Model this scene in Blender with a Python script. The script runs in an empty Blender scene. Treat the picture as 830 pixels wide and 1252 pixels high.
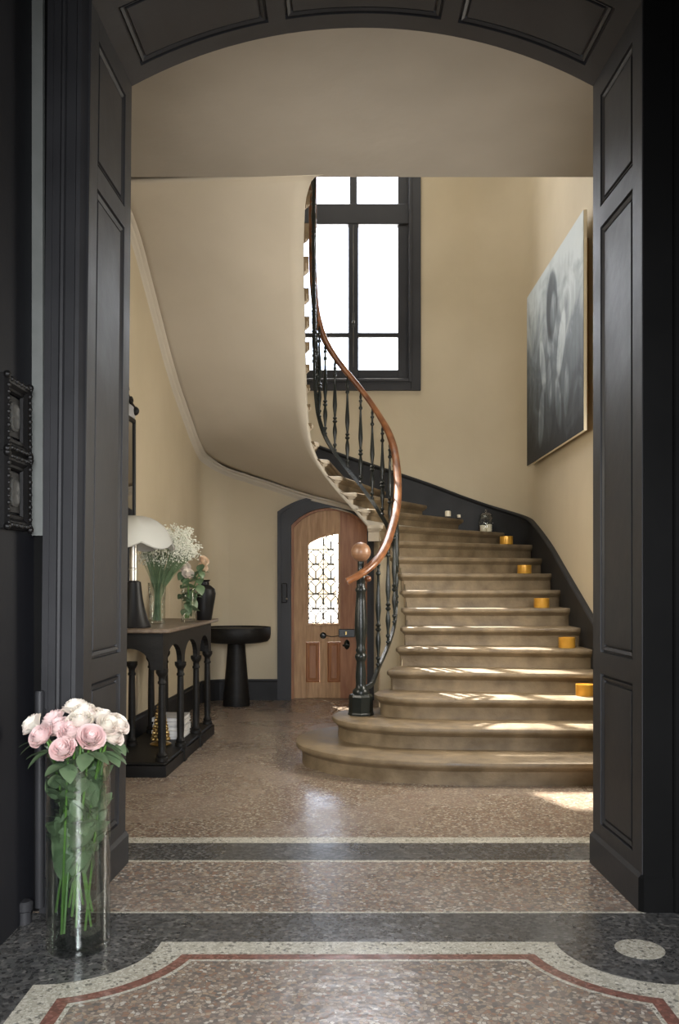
import bpy, bmesh, math, random
from mathutils import Vector
random.seed(7)
C = bpy.context.scene.collection
S = bpy.context.scene
PI = math.pi

# ------------------------------------------------------------------ camera, sky, sun, area lights, exposure
EYE, FPX, VX, VY = 1.27, 1080.0, 422.0, 713.0
cam = bpy.data.cameras.new('camera')
cam.sensor_fit = 'HORIZONTAL'; cam.sensor_width = 24.0
cam.lens = 24.0*FPX/830.0
cam.shift_x = -(VX-415.0)/830.0
cam.shift_y = (VY-626.0)/830.0
cam.clip_start = 0.02
camo = bpy.data.objects.new('camera', cam); C.objects.link(camo)
camo.location = (0, 0, EYE); camo.rotation_euler = (PI/2, 0, 0)
S.camera = camo

world = bpy.data.worlds.new('sky'); S.world = world; world.use_nodes = True
wn = world.node_tree.nodes; wl = world.node_tree.links
sky = wn.new('ShaderNodeTexSky'); sky.sky_type = 'NISHITA'; sky.sun_disc = False
sky.sun_elevation = math.radians(50); sky.sun_rotation = math.radians(-23); sky.dust_density = 2.0
wn['Background'].inputs['Strength'].default_value = 0.8
wl.new(sky.outputs[0], wn['Background'].inputs[0])

def light(name, kind, loc, direction, energy, color=(1, 1, 1), **kw):
    l = bpy.data.lights.new(name, kind); l.energy = energy; l.color = color
    for k, v in kw.items(): setattr(l, k, v)
    o = bpy.data.objects.new(name, l); C.objects.link(o); o.location = loc
    o.rotation_euler = Vector(direction).to_track_quat('-Z', 'Y').to_euler()
    return o
light('sun', 'SUN', (-2, 14, 9), (0.435, -1.156, -1.465), 32.0, (1.0, 0.93, 0.80), angle=math.radians(0.8))
# daylight of the stair window and the one behind the camera; other area lamps are added fill
light('stair_window_daylight', 'AREA', (0.09, 10.05, 4.8), (0, -1, -0.35), 140.0, (0.95, 0.97, 1.0), shape='RECTANGLE', size=1.3, size_y=2.5)
light('stairwell_fill', 'AREA', (0.3, 8.0, 6.5), (0, -0.15, -1), 50.0, (1.0, 0.97, 0.90), shape='RECTANGLE', size=2.4, size_y=2.4)  # invented overhead fill for the stairwell walls
light('hall_right_fill', 'AREA', (1.90, 6.0, 1.75), (-1, 0.12, -0.12), 105.0, (1.0, 0.95, 0.85), shape='RECTANGLE', size=0.9, size_y=1.5)  # unseen fill added on the right to lift the left wall and soffit
light('hall_left_fill', 'AREA', (-1.66, 4.9, 2.2), (1, 0.42, -0.02), 48.0, (1.0, 0.93, 0.80), shape='RECTANGLE', size=0.8, size_y=2.0, spread=math.radians(125))  # fill added on the left to brighten the right wall, no window behind it
light('front_window_daylight', 'AREA', (0.35, -1.2, 1.7), (-0.15, 1, -0.36), 95.0, (0.95, 0.97, 1.0), shape='RECTANGLE', size=1.2, size_y=1.5, spread=math.radians(95))

S.view_settings.view_transform = 'Standard'; S.view_settings.look = 'None'
S.view_settings.gamma = 1.0; S.view_settings.exposure = 0.0
try: S.view_settings.use_curve_mapping = False
except Exception: pass

def px(x, y): return (x-VX)/FPX*y                      # pixel column at depth y -> world x
def hz(p, y): return EYE+(VY-p)/FPX*y                  # pixel row at depth y -> height

# ------------------------------------------------------------------ materials
def mat(name):
    m = bpy.data.materials.new(name); m.use_nodes = True
    return m, m.node_tree.nodes, m.node_tree.links, m.node_tree.nodes['Principled BSDF']
def ramp(n, stops, interp='LINEAR'):
    r = n.new('ShaderNodeValToRGB'); cr = r.color_ramp; cr.interpolation = interp
    while len(cr.elements) < len(stops): cr.elements.new(0.5)
    for e, (p, c) in zip(cr.elements, stops): e.position = p; e.color = (*c, 1)
    return r
def surf(name, c1, c2=None, rough=0.5, scale=4.0, bump=0.0, bscale=30.0, metal=0.0, stretch=(1, 1, 1), spec=0.5, detail=5, r2=None):
    m, n, l, b = mat(name)
    b.inputs['Roughness'].default_value = rough; b.inputs['Metallic'].default_value = metal
    b.inputs['Specular IOR Level'].default_value = spec
    tc = n.new('ShaderNodeTexCoord'); mp = n.new('ShaderNodeMapping'); mp.inputs['Scale'].default_value = stretch
    l.new(tc.outputs['Object'], mp.inputs[0])
    ns = n.new('ShaderNodeTexNoise'); ns.inputs['Scale'].default_value = scale; ns.inputs['Detail'].default_value = detail
    l.new(mp.outputs[0], ns.inputs['Vector'])
    r = ramp(n, [(0.3, c1), (0.7, c2 or c1)]); l.new(ns.outputs['Fac'], r.inputs[0])
    l.new(r.outputs[0], b.inputs['Base Color'])
    if r2 is not None:
        mr = n.new('ShaderNodeMapRange'); mr.inputs['From Min'].default_value = 0.3; mr.inputs['From Max'].default_value = 0.7
        mr.inputs['To Min'].default_value = rough; mr.inputs['To Max'].default_value = r2
        l.new(ns.outputs['Fac'], mr.inputs[0]); l.new(mr.outputs[0], b.inputs['Roughness'])
    if bump:
        nb = n.new('ShaderNodeTexNoise'); nb.inputs['Scale'].default_value = bscale; nb.inputs['Detail'].default_value = 6
        l.new(mp.outputs[0], nb.inputs['Vector'])
        bp = n.new('ShaderNodeBump'); bp.inputs['Strength'].default_value = 1.0; bp.inputs['Distance'].default_value = bump
        l.new(nb.outputs['Fac'], bp.inputs['Height']); l.new(bp.outputs[0], b.inputs['Normal'])
    return m
def terrazzo(name, stops, scale, rough=0.2, joint=(0.2, 0.17, 0.15)):
    m, n, l, b = mat(name)
    tc = n.new('ShaderNodeTexCoord')
    wn_ = n.new('ShaderNodeTexNoise'); wn_.inputs['Scale'].default_value = scale*0.8
    l.new(tc.outputs['Object'], wn_.inputs['Vector'])
    mx = n.new('ShaderNodeMix'); mx.data_type = 'VECTOR'; mx.inputs['Factor'].default_value = 0.012
    l.new(tc.outputs['Object'], mx.inputs[4]); l.new(wn_.outputs['Color'], mx.inputs[5])
    v = n.new('ShaderNodeTexVoronoi'); v.inputs['Scale'].default_value = scale; l.new(mx.outputs[1], v.inputs['Vector'])
    r = ramp(n, stops, 'CONSTANT')
    sp = n.new('ShaderNodeSeparateColor'); l.new(v.outputs['Color'], sp.inputs[0]); l.new(sp.outputs[0], r.inputs[0])
    ve = n.new('ShaderNodeTexVoronoi'); ve.feature = 'DISTANCE_TO_EDGE'; ve.inputs['Scale'].default_value = scale
    l.new(mx.outputs[1], ve.inputs['Vector'])
    st = n.new('ShaderNodeMath'); st.operation = 'LESS_THAN'; st.inputs[1].default_value = 0.06; l.new(ve.outputs[0], st.inputs[0])
    m2 = n.new('ShaderNodeMix'); m2.data_type = 'RGBA'; l.new(st.outputs[0], m2.inputs['Factor'])
    l.new(r.outputs[0], m2.inputs[6]); m2.inputs[7].default_value = (*joint, 1)
    big = n.new('ShaderNodeTexNoise'); big.inputs['Scale'].default_value = 1.6; big.inputs['Detail'].default_value = 6
    l.new(tc.outputs['Object'], big.inputs['Vector'])
    br = ramp(n, [(0.3, (0.88, 0.87, 0.86)), (0.7, (1, 1, 1))]); l.new(big.outputs['Fac'], br.inputs[0])
    m3 = n.new('ShaderNodeMix'); m3.data_type = 'RGBA'; m3.blend_type = 'MULTIPLY'; m3.inputs['Factor'].default_value = 1
    l.new(m2.outputs[2], m3.inputs[6]); l.new(br.outputs[0], m3.inputs[7]); l.new(m3.outputs[2], b.inputs['Base Color'])
    mr = n.new('ShaderNodeMapRange'); mr.inputs['From Min'].default_value = 0.3; mr.inputs['From Max'].default_value = 0.7
    mr.inputs['To Min'].default_value = rough; mr.inputs['To Max'].default_value = rough+0.14
    l.new(big.outputs['Fac'], mr.inputs[0]); l.new(mr.outputs[0], b.inputs['Roughness'])
    wv = n.new('ShaderNodeTexNoise'); wv.inputs['Scale'].default_value = 11; wv.inputs['Detail'].default_value = 3
    l.new(tc.outputs['Object'], wv.inputs['Vector'])
    bp = n.new('ShaderNodeBump'); bp.inputs['Strength'].default_value = 0.6; bp.inputs['Distance'].default_value = 0.006
    l.new(wv.outputs['Fac'], bp.inputs['Height']); l.new(bp.outputs[0], b.inputs['Normal'])
    return m
def glassy(name, tint=(1, 1, 1), gloss=0.06, rough=0.02):
    m = bpy.data.materials.new(name); m.use_nodes = True; n = m.node_tree.nodes; l = m.node_tree.links
    n.remove(n['Principled BSDF'])
    t = n.new('ShaderNodeBsdfTransparent'); t.inputs[0].default_value = (*tint, 1)
    g = n.new('ShaderNodeBsdfGlossy'); g.inputs['Roughness'].default_value = rough
    lw = n.new('ShaderNodeLayerWeight'); lw.inputs[0].default_value = 0.25
    ad = n.new('ShaderNodeMath'); ad.operation = 'MULTIPLY_ADD'; ad.inputs[1].default_value = 0.55; ad.inputs[2].default_value = gloss
    l.new(lw.outputs['Facing'], ad.inputs[0])
    mx = n.new('ShaderNodeMixShader'); l.new(ad.outputs[0], mx.inputs[0]); l.new(t.outputs[0], mx.inputs[1]); l.new(g.outputs[0], mx.inputs[2])
    l.new(mx.outputs[0], n['Material Output'].inputs[0])
    return m

M = {}
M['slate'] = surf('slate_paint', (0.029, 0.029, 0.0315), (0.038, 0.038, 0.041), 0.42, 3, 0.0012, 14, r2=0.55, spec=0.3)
M['slate_shaded'] = surf('shaded_slate_paint', (0.005, 0.005, 0.005), (0.007, 0.007, 0.007), 0.6, 3, 0.001, 14, spec=0.08)  # same slate paint, with the dim light of the near room in its colour
M['string'] = surf('string_paint', (0.014, 0.014, 0.0145), (0.024, 0.024, 0.025), 0.5, 4, 0.0008, 20, spec=0.22)
M['pale'] = surf('pale_primer', (0.20, 0.21, 0.20), (0.16, 0.17, 0.16), 0.7, 9, 0.001, 30)
M['plaster'] = surf('beige_plaster', (0.475, 0.40, 0.275), (0.54, 0.46, 0.325), 0.75, 1.3, 0.004, 6)
M['soffit'] = surf('pale_plaster', (0.47, 0.42, 0.34), (0.53, 0.475, 0.39), 0.8, 1.5, 0.006, 5)
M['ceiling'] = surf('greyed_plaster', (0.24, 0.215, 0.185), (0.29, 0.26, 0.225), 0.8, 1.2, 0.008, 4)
M['stone'] = surf('worn_limestone', (0.115, 0.080, 0.043), (0.245, 0.180, 0.105), 0.42, 7, 0.003, 40, r2=0.62)
M['stone_pale'] = surf('pale_limestone', (0.47, 0.40, 0.30), (0.55, 0.47, 0.36), 0.6, 6, 0.002, 30)
M['oak'] = surf('waxed_oak', (0.23, 0.085, 0.028), (0.42, 0.19, 0.07), 0.32, 6, 0.0008, 30, stretch=(4, 4, 0.6))
M['pine'] = surf('stripped_pine', (0.37, 0.20, 0.085), (0.60, 0.37, 0.19), 0.55, 5, 0.0015, 30, stretch=(6, 6, 0.7))
M['pine_red'] = surf('reddish_pine', (0.27, 0.10, 0.036), (0.44, 0.20, 0.085), 0.5, 5, 0.001, 30, stretch=(6, 6, 0.7))
M['mahogany'] = surf('polished_mahogany', (0.10, 0.032, 0.013), (0.27, 0.11, 0.042), 0.3, 5, stretch=(2, 2, 2))
M['turned_oak'] = surf('turned_wood', (0.17, 0.085, 0.045), (0.27, 0.145, 0.08), 0.35, 8, stretch=(1, 1, 6))
M['iron'] = surf('black_iron', (0.007, 0.009, 0.008), (0.014, 0.017, 0.015), 0.30, 9, 0.001, 60, spec=0.4)
M['black'] = surf('black_lacquer', (0.006, 0.006, 0.006), (0.011, 0.010, 0.010), 0.45, 6, 0.0006, 40, spec=0.25)
M['black_wood'] = surf('black_stained_wood', (0.006, 0.0055, 0.005), (0.012, 0.011, 0.010), 0.5, 5, 0.001, 40, stretch=(1, 6, 6), spec=0.2)
M['worn_wood'] = surf('worn_brown_top', (0.10, 0.072, 0.05), (0.19, 0.14, 0.10), 0.4, 5, 0.001, 30, stretch=(6, 1, 6))
M['shade'] = surf('white_opal', (0.45, 0.45, 0.42), (0.48, 0.48, 0.45), 0.25, 3)
M['steel'] = surf('brushed_steel', (0.50, 0.48, 0.44), (0.52, 0.50, 0.46), 0.38, 2, metal=1.0)
M['brass'] = surf('dull_brass', (0.45, 0.30, 0.10), (0.62, 0.44, 0.18), 0.3, 30, metal=0.9)
M['amber'] = surf('amber_tealight', (0.62, 0.30, 0.035), (0.80, 0.44, 0.07), 0.28, 12, metal=0.35)
M['wax'] = surf('ivory_wax', (0.78, 0.70, 0.52), (0.85, 0.78, 0.62), 0.5, 8)
M['glass'] = glassy('clear_glass', (0.97, 0.985, 0.975), 0.05)
M['pane'] = glassy('window_glass', (1, 1, 1), 0.03)
M['vase_glass'] = glassy('vase_glass', (0.955, 0.975, 0.965), 0.07)
M['water'] = glassy('water', (0.94, 0.975, 0.955), 0.03)
M['grille'] = surf('grey_iron', (0.05, 0.047, 0.04), (0.08, 0.075, 0.065), 0.5, 9)
M['leaf'] = surf('rose_leaf', (0.085, 0.14, 0.065), (0.19, 0.26, 0.145), 0.42, 12)
M['stem'] = surf('green_stem', (0.07, 0.17, 0.03), (0.13, 0.26, 0.05), 0.4, 12)
M['petal_pink'] = surf('blush_petal', (0.86, 0.58, 0.58), (0.90, 0.74, 0.70), 0.6, 16)
M['petal_pale'] = surf('ivory_petal', (0.90, 0.85, 0.72), (0.90, 0.78, 0.72), 0.6, 14)
M['petal_peach'] = surf('peach_petal', (0.82, 0.60, 0.40), (0.86, 0.74, 0.58), 0.6, 14)
M['breath'] = surf('tiny_white_flowers', (0.72, 0.72, 0.60), (0.84, 0.84, 0.76), 0.7, 40)
M['paper'] = surf('magazine_paper', (0.55, 0.55, 0.54), (0.74, 0.73, 0.71), 0.6, 40, stretch=(0.1, 0.1, 12))
M['cover_grey'] = surf('grey_cover', (0.30, 0.30, 0.31), (0.42, 0.42, 0.43), 0.4, 6)
M['cover_white'] = surf('white_cover', (0.62, 0.61, 0.58), (0.72, 0.71, 0.68), 0.4, 6)
M['mirror'] = surf('mirror_glass', (0.72, 0.70, 0.66), (0.76, 0.74, 0.70), 0.03, 3, metal=1.0)
M['gravel'] = surf('pale_gravel', (0.50, 0.46, 0.38), (0.62, 0.58, 0.50), 0.9, 8)
M['hedge'] = surf('green_hedge', (0.10, 0.20, 0.05), (0.22, 0.34, 0.10), 0.7, 6)
M['dark_oval'] = surf('grey_cameo', (0.06, 0.06, 0.057), (0.10, 0.10, 0.095), 0.5, 6, spec=0.2)
M['room_dark'] = surf('near_room_paint', (0.014, 0.0145, 0.018), (0.019, 0.0195, 0.024), 0.55, 3, 0.001, 12, spec=0.15)
M['room_ceiling'] = surf('near_room_ceiling', (0.30, 0.29, 0.28), (0.34, 0.33, 0.32), 0.8, 3)
brown = [(0, (0.31, 0.235, 0.17)), (0.2, (0.22, 0.155, 0.11)), (0.38, (0.38, 0.30, 0.22)), (0.55, (0.27, 0.17, 0.12)), (0.7, (0.18, 0.13, 0.10)), (0.82, (0.44, 0.37, 0.29)), (0.93, (0.56, 0.50, 0.41))]
mixed = [(0, (0.34, 0.27, 0.215)), (0.18, (0.24, 0.19, 0.16)), (0.36, (0.44, 0.37, 0.30)), (0.5, (0.31, 0.195, 0.14)), (0.64, (0.17, 0.15, 0.135)), (0.78, (0.40, 0.30, 0.215)), (0.9, (0.58, 0.53, 0.46))]
greys = [(0, (0.06, 0.06, 0.06)), (0.3, (0.10, 0.10, 0.10)), (0.5, (0.035, 0.035, 0.036)), (0.68, (0.15, 0.145, 0.14)), (0.85, (0.075, 0.072, 0.07)), (0.97, (0.22, 0.21, 0.20))]
cream = [(0, (0.62, 0.59, 0.50)), (0.3, (0.70, 0.67, 0.58)), (0.55, (0.50, 0.47, 0.39)), (0.8, (0.22, 0.21, 0.18)), (0.88, (0.66, 0.63, 0.55))]
reds = [(0, (0.24, 0.105, 0.08)), (0.35, (0.32, 0.15, 0.115)), (0.7, (0.18, 0.085, 0.065))]
M['t_brown'] = terrazzo('brown_terrazzo', brown, 80)
M['t_mixed'] = terrazzo('mixed_terrazzo', mixed, 72)
M['t_grey'] = terrazzo('dark_grey_terrazzo', greys, 70, joint=(0.11, 0.11, 0.105))
M['t_cream'] = terrazzo('cream_terrazzo', cream, 95, joint=(0.42, 0.40, 0.33))
M['t_red'] = terrazzo('red_terrazzo', reds, 80, joint=(0.2, 0.1, 0.08))

def painting_mat():
    m, n, l, b = mat('grey_figure_painting'); b.inputs['Roughness'].default_value = 0.6; b.inputs['Specular IOR Level'].default_value = 0.25
    tc = n.new('ShaderNodeTexCoord'); sp = n.new('ShaderNodeSeparateXYZ'); l.new(tc.outputs['Object'], sp.inputs[0])
    # object space: y 0..W along the wall (0 = far edge), z 0..H
    def math_(op, a, bb=None):
        k = n.new('ShaderNodeMath'); k.operation = op
        for i, v in enumerate((a, bb)):
            if v is None: continue
            if isinstance(v, (int, float)): k.inputs[i].default_value = v
            else: l.new(v, k.inputs[i])
        return k.outputs[0]
    Y, Z = sp.outputs[1], sp.outputs[2]
    ns = n.new('ShaderNodeTexNoise'); ns.inputs['Scale'].default_value = 2.6; ns.inputs['Detail'].default_value = 8; ns.inputs['Distortion'].default_value = 1.4
    l.new(tc.outputs['Object'], ns.inputs['Vector'])
    streak = n.new('ShaderNodeTexNoise'); streak.inputs['Scale'].default_value = 7; streak.inputs['Detail'].default_value = 6
    mp = n.new('ShaderNodeMapping'); mp.inputs['Scale'].default_value = (1, 1.6, 0.22); l.new(tc.outputs['Object'], mp.inputs[0]); l.new(mp.outputs[0], streak.inputs['Vector'])
    base = math_('ADD', math_('SUBTRACT', math_('MULTIPLY', Z, 0.60), 0.06), math_('MULTIPLY', math_('SUBTRACT', ns.outputs['Fac'], 0.5), 0.75))
    base = math_('ADD', base, math_('MULTIPLY', math_('SUBTRACT', streak.outputs['Fac'], 0.5), 0.35))
    base = math_('SUBTRACT', base, math_('MULTIPLY', Y, -0.06))
    def ell(cy, cz, ry, rz, rot=0.0, soft=0.35):
        dy = math_('SUBTRACT', Y, cy); dz = math_('SUBTRACT', Z, cz)
        c, s = math.cos(rot), math.sin(rot)
        u = math_('DIVIDE', math_('ADD', math_('MULTIPLY', dy, c), math_('MULTIPLY', dz, s)), ry)
        w = math_('DIVIDE', math_('SUBTRACT', math_('MULTIPLY', dz, c), math_('MULTIPLY', dy, s)), rz)
        r = math_('ADD', math_('MULTIPLY', u, u), math_('MULTIPLY', w, w))
        mr = n.new('ShaderNodeMapRange'); mr.interpolation_type = 'SMOOTHSTEP'
        mr.inputs['From Min'].default_value = 1.0+soft; mr.inputs['From Max'].default_value = 1.0-soft
        l.new(r, mr.inputs[0]); return mr.outputs[0]
    val = base
    for (cy, cz, ry, rz, rot, k) in [(1.08, 1.30, 0.20, 0.30, 0, -0.50), (1.14, 1.20, 0.12, 0.20, 0, 0.30), (1.05, 0.95, 0.13, 0.10, 0, 0.1),
            (0.72, 0.84, 0.10, 0.27, 0.35, 0.26), (0.66, 0.36, 0.11, 0.27, -0.2, 0.30), (1.42, 0.86, 0.12, 0.28, -0.4, 0.32), (1.32, 0.38, 0.10, 0.24, 0.3, 0.24), (1.60, 0.42, 0.09, 0.22, -0.1, 0.2), (1.0, 0.62, 0.08, 0.22, 0.1, 0.14)]:
        val = math_('ADD', val, math_('MULTIPLY', ell(cy, cz, ry, rz, rot), k))
    r = ramp(n, [(0.04, (0.012, 0.015, 0.018)), (0.32, (0.045, 0.055, 0.062)), (0.58, (0.13, 0.155, 0.17)), (0.95, (0.50, 0.55, 0.56))])
    l.new(val, r.inputs[0]); l.new(r.outputs[0], b.inputs['Base Color'])
    bp = n.new('ShaderNodeBump'); bp.inputs['Distance'].default_value = 0.004; l.new(ns.outputs['Fac'], bp.inputs['Height']); l.new(bp.outputs[0], b.inputs['Normal'])
    return m
M['painting'] = painting_mat()

# ------------------------------------------------------------------ mesh helpers
class MB:
    def __init__(s): s.v = []; s.f = []
    def add(s, verts, faces):
        k = len(s.v); s.v += [tuple(v) for v in verts]; s.f += [tuple(i+k for i in f) for f in faces]; return s
    def box(s, x0, x1, y0, y1, z0, z1, bev=0.0):
        if bev <= 0:
            v = [(x0, y0, z0), (x1, y0, z0), (x1, y1, z0), (x0, y1, z0), (x0, y0, z1), (x1, y0, z1), (x1, y1, z1), (x0, y1, z1)]
            return s.add(v, [(0, 3, 2, 1), (4, 5, 6, 7), (0, 1, 5, 4), (1, 2, 6, 5), (2, 3, 7, 6), (3, 0, 4, 7)])
        b = bev; pts = []
        bm = bmesh.new(); bmesh.ops.create_cube(bm, size=1)
        for w in bm.verts: w.co = ((x0+x1)/2+w.co.x*(x1-x0), (y0+y1)/2+w.co.y*(y1-y0), (z0+z1)/2+w.co.z*(z1-z0))
        bmesh.ops.bevel(bm, geom=bm.edges[:], offset=b, segments=1, affect='EDGES')
        bm.verts.index_update()
        s.add([w.co[:] for w in bm.verts], [[w.index for w in f.verts] for f in bm.faces]); bm.free(); return s
    def lathe(s, prof, n=24, c=(0, 0, 0), sx=1.0, sy=1.0, fn=None):
        k = len(s.v); m = len(prof)
        for i in range(n):
            a = 2*PI*i/n
            for (r, z) in prof:
                if fn: r, z = fn(r, z, a)
                s.v.append((c[0]+r*math.cos(a)*sx, c[1]+r*math.sin(a)*sy, c[2]+z))
        for i in range(n):
            j = (i+1) % n
            for q in range(m-1): s.f.append((k+i*m+q, k+j*m+q, k+j*m+q+1, k+i*m+q+1))
        if prof[0][0] > 1e-5: s.f.append(tuple(k+i*m for i in reversed(range(n))))
        if prof[-1][0] > 1e-5: s.f.append(tuple(k+i*m+m-1 for i in range(n)))
        return s
    def sweep(s, path, prof, up=(0, 0, 1), cap=True, closed=False):
        # profile (side, up) carried along path; vertical 'up' kept
        k = len(s.v); m = len(prof); P = [Vector(p) for p in path]; N = len(P); U = Vector(up)
        for i, p in enumerate(P):
            if closed: t = (P[(i+1) % N]-P[i-1]).normalized()
            else: t = (P[min(i+1, N-1)]-P[max(i-1, 0)]).normalized()
            side = t.cross(U)
            if side.length < 1e-4: side = Vector((1, 0, 0))
            side.normalize(); u2 = side.cross(t).normalized()
            for (a, b) in prof: s.v.append(tuple(p+side*a+u2*b))
        R = N if closed else N-1
        for i in range(R):
            j = (i+1) % N
            for q in range(m):
                r = (q+1) % m; s.f.append((k+i*m+q, k+i*m+r, k+j*m+r, k+j*m+q))
        if cap and not closed:
            s.f.append(tuple(k+q for q in reversed(range(m)))); s.f.append(tuple(k+(N-1)*m+q for q in range(m)))
        return s
    def tube(s, path, r, n=8, closed=False):
        return s.sweep(path, [(r*math.cos(2*PI*i/n), r*math.sin(2*PI*i/n)) for i in range(n)], up=(0.013, 0.021, 1), closed=closed)
    def prism(s, poly, y0, y1, axis='y'):
        # poly in (x,z) extruded along y, or (x,y) along z, or (y,z) along x
        n = len(poly); k = len(s.v)
        for d in (y0, y1):
            for (a, b) in poly:
                s.v.append((a, d, b) if axis == 'y' else (a, b, d) if axis == 'z' else (d, a, b))
        s.f.append(tuple(k+i for i in range(n))); s.f.append(tuple(k+n+i for i in reversed(range(n))))
        for i in range(n):
            j = (i+1) % n; s.f.append((k+i, k+n+i, k+n+j, k+j))
        return s
    def grid(s, fn, nu, nv, closed_u=False):
        k = len(s.v)
        for i in range(nu):
            for j in range(nv): s.v.append(tuple(fn(i/(nu-1), j/(nv-1))))
        for i in range(nu-1):
            for j in range(nv-1): s.f.append((k+i*nv+j, k+(i+1)*nv+j, k+(i+1)*nv+j+1, k+i*nv+j+1))
        return s
    def sphere(s, c, r, nu=16, nv=10, sz=1.0):
        return s.lathe([(max(1e-6, r*math.sin(PI*i/nv)), -r*math.cos(PI*i/nv)*sz) for i in range(nv+1)], nu, c)

def wloc(o):
    v = Vector((0, 0, 0))
    while o is not None: v = v+o.location; o = o.parent
    return v
def obj(name, mb, material, parent=None, smooth=False, local=False, angle=None, fix=True):
    me = bpy.data.meshes.new(name)
    off = wloc(parent) if (parent is not None and not local) else Vector((0, 0, 0))
    me.from_pydata([(v[0]-off.x, v[1]-off.y, v[2]-off.z) for v in mb.v], [], mb.f)
    bm = bmesh.new(); bm.from_mesh(me)
    if fix:
        bmesh.ops.remove_doubles(bm, verts=bm.verts, dist=1e-6)
        bmesh.ops.recalc_face_normals(bm, faces=bm.faces)
    big = [f for f in bm.faces if len(f.verts) > 4]
    if big: bmesh.ops.triangulate(bm, faces=big)
    if smooth:
        lim = math.radians(angle or 35)
        for f in bm.faces: f.smooth = True
        for e in bm.edges:
            if len(e.link_faces) == 2 and e.calc_face_angle(0) > lim: e.smooth = False
    bm.to_mesh(me); bm.free()
    me.materials.append(material)
    o = bpy.data.objects.new(name, me); C.objects.link(o)
    if parent is not None: o.parent = parent
    return o
def tag(o, label=None, cat=None, group=None, kind=None):
    for k, v in (('label', label), ('category', cat), ('group', group), ('kind', kind)):
        if v: o[k] = v
    return o
def thing(name, loc, label=None, cat=None, group=None, kind=None):
    o = bpy.data.objects.new(name, None); C.objects.link(o); o.location = loc; o.empty_display_size = 0.1
    return tag(o, label, cat, group, kind)
def dup(o, parent):
    c = o.copy(); C.objects.link(c); c.parent = parent; return c
def catmull(pts, t):
    n = len(pts); t = max(0.0, min(n-1-1e-9, t)); i = int(t); u = t-i
    p = [pts[max(0, min(n-1, i+k))] for k in (-1, 0, 1, 2)]
    return tuple(0.5*(2*b+(c-a)*u+(2*a-5*b+4*c-d)*u*u+(-a+3*b-3*c+d)*u**3) for a, b, c, d in zip(*p))
def sample(pts, n): return [catmull(pts, (len(pts)-1)*i/(n-1)) for i in range(n)]

# ------------------------------------------------------------------ setting: plan of the hall
YF, YN, YB = 4.00, 3.412, 9.60          # far face and near face of the front wall, back wall
XR = 1.936
def xleft(y): return -1.545-0.044*(9.32-y)
RC, LC = 0.55, 0.28
def wall_pos(s):                          # along the stair wall: right wall, corner, back wall, corner, left wall
    if s < 5.05: return (XR, 4.0+s)
    s -= 5.05; L = RC*PI/2
    if s < L:
        a = s/RC; return (XR-RC+RC*math.cos(a), YB-RC+RC*math.sin(a))
    s -= L; L = (XR-RC)-(-1.545+LC)
    if s < L: return (XR-RC-s, YB)
    s -= L; L = LC*PI/2
    if s < L:
        a = s/LC; return (-1.545+LC-LC*math.sin(a), YB-LC+LC*math.cos(a))
    y = YB-LC-(s-L); return (xleft(y), y)
def struct(o): o['kind'] = 'structure'; return o

# floor and its inlays (flush terrazzo fields, a millimetre apart)
fl = struct(obj('floor', MB().box(-2.6, 2.4, -3.2, 10.3, -0.12, 0.0), M['t_brown']))
def band(name, poly, z, material):
    return obj(name, MB().prism(poly, -0.01, z, 'z'), material, fl)
def rect(x0, x1, y0, y1): return [(x0, y0), (x1, y0), (x1, y1), (x0, y1)]
def fy(p): return EYE*FPX/(p-VY)
def hall_rect(ya, yb, inset=0.0): return [(xleft(ya)+inset, ya), (XR-inset, ya), (XR-inset, yb), (xleft(yb)+inset, yb)]
band('inlay_band', hall_rect(fy(1031), fy(1024), 0.002), 0.0010, M['t_cream'])
band('inlay_band', hall_rect(fy(1052), fy(1031), 0.002), 0.0010, M['t_grey'])
band('inlay_line', rect(-1.0, 1.13, fy(1054), fy(1052)), 0.0012, M['t_cream'])
band('threshold_field', rect(-1.05, 1.16, fy(1115), fy(1054)), 0.0010, M['t_mixed'])
band('inlay_line', rect(-1.05, 1.16, fy(1116.5), fy(1115)), 0.0014, M['t_cream'])
band('border_field', rect(-1.21, 1.45, -3.0, fy(1116.5)), 0.0008, M['t_grey'])
yc = fy(1152)
def carpet(d):
    # border outline with hollowed corners, inset by d
    r = 0.335+d; pts = []
    a0 = math.asin(d/r)
    arcp = [(r*math.sin(a), -r*math.cos(a)) for a in [a0+(PI/2-2*a0)*i/14 for i in range(15)]]     # from below the corner to beside it
    L, Rr = -0.985, 1.075
    pts = [(L+d, -2.6+d)]+[(L+x, yc+y) for x, y in arcp]+[(Rr-x, yc+y) for x, y in reversed(arcp)]+[(Rr-d, -2.6+d)]
    return pts
band('border_band', carpet(0.0), 0.0014, M['t_cream'])
band('border_band', carpet(0.105), 0.0018, M['t_red'])
band('border_line', carpet(0.148), 0.0022, M['t_cream'])
band('carpet_field', carpet(0.163), 0.0026, M['t_mixed'])
def disc(r): return [(px(782, fy(1161))+r*math.cos(2*PI*i/40), fy(1161)+r*math.sin(2*PI*i/40)) for i in range(40)]
band('inlay_ring', disc(0.094), 0.0016, M['t_grey'])
band('inlay_disc', disc(0.084), 0.0024, M['t_cream'])

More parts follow.
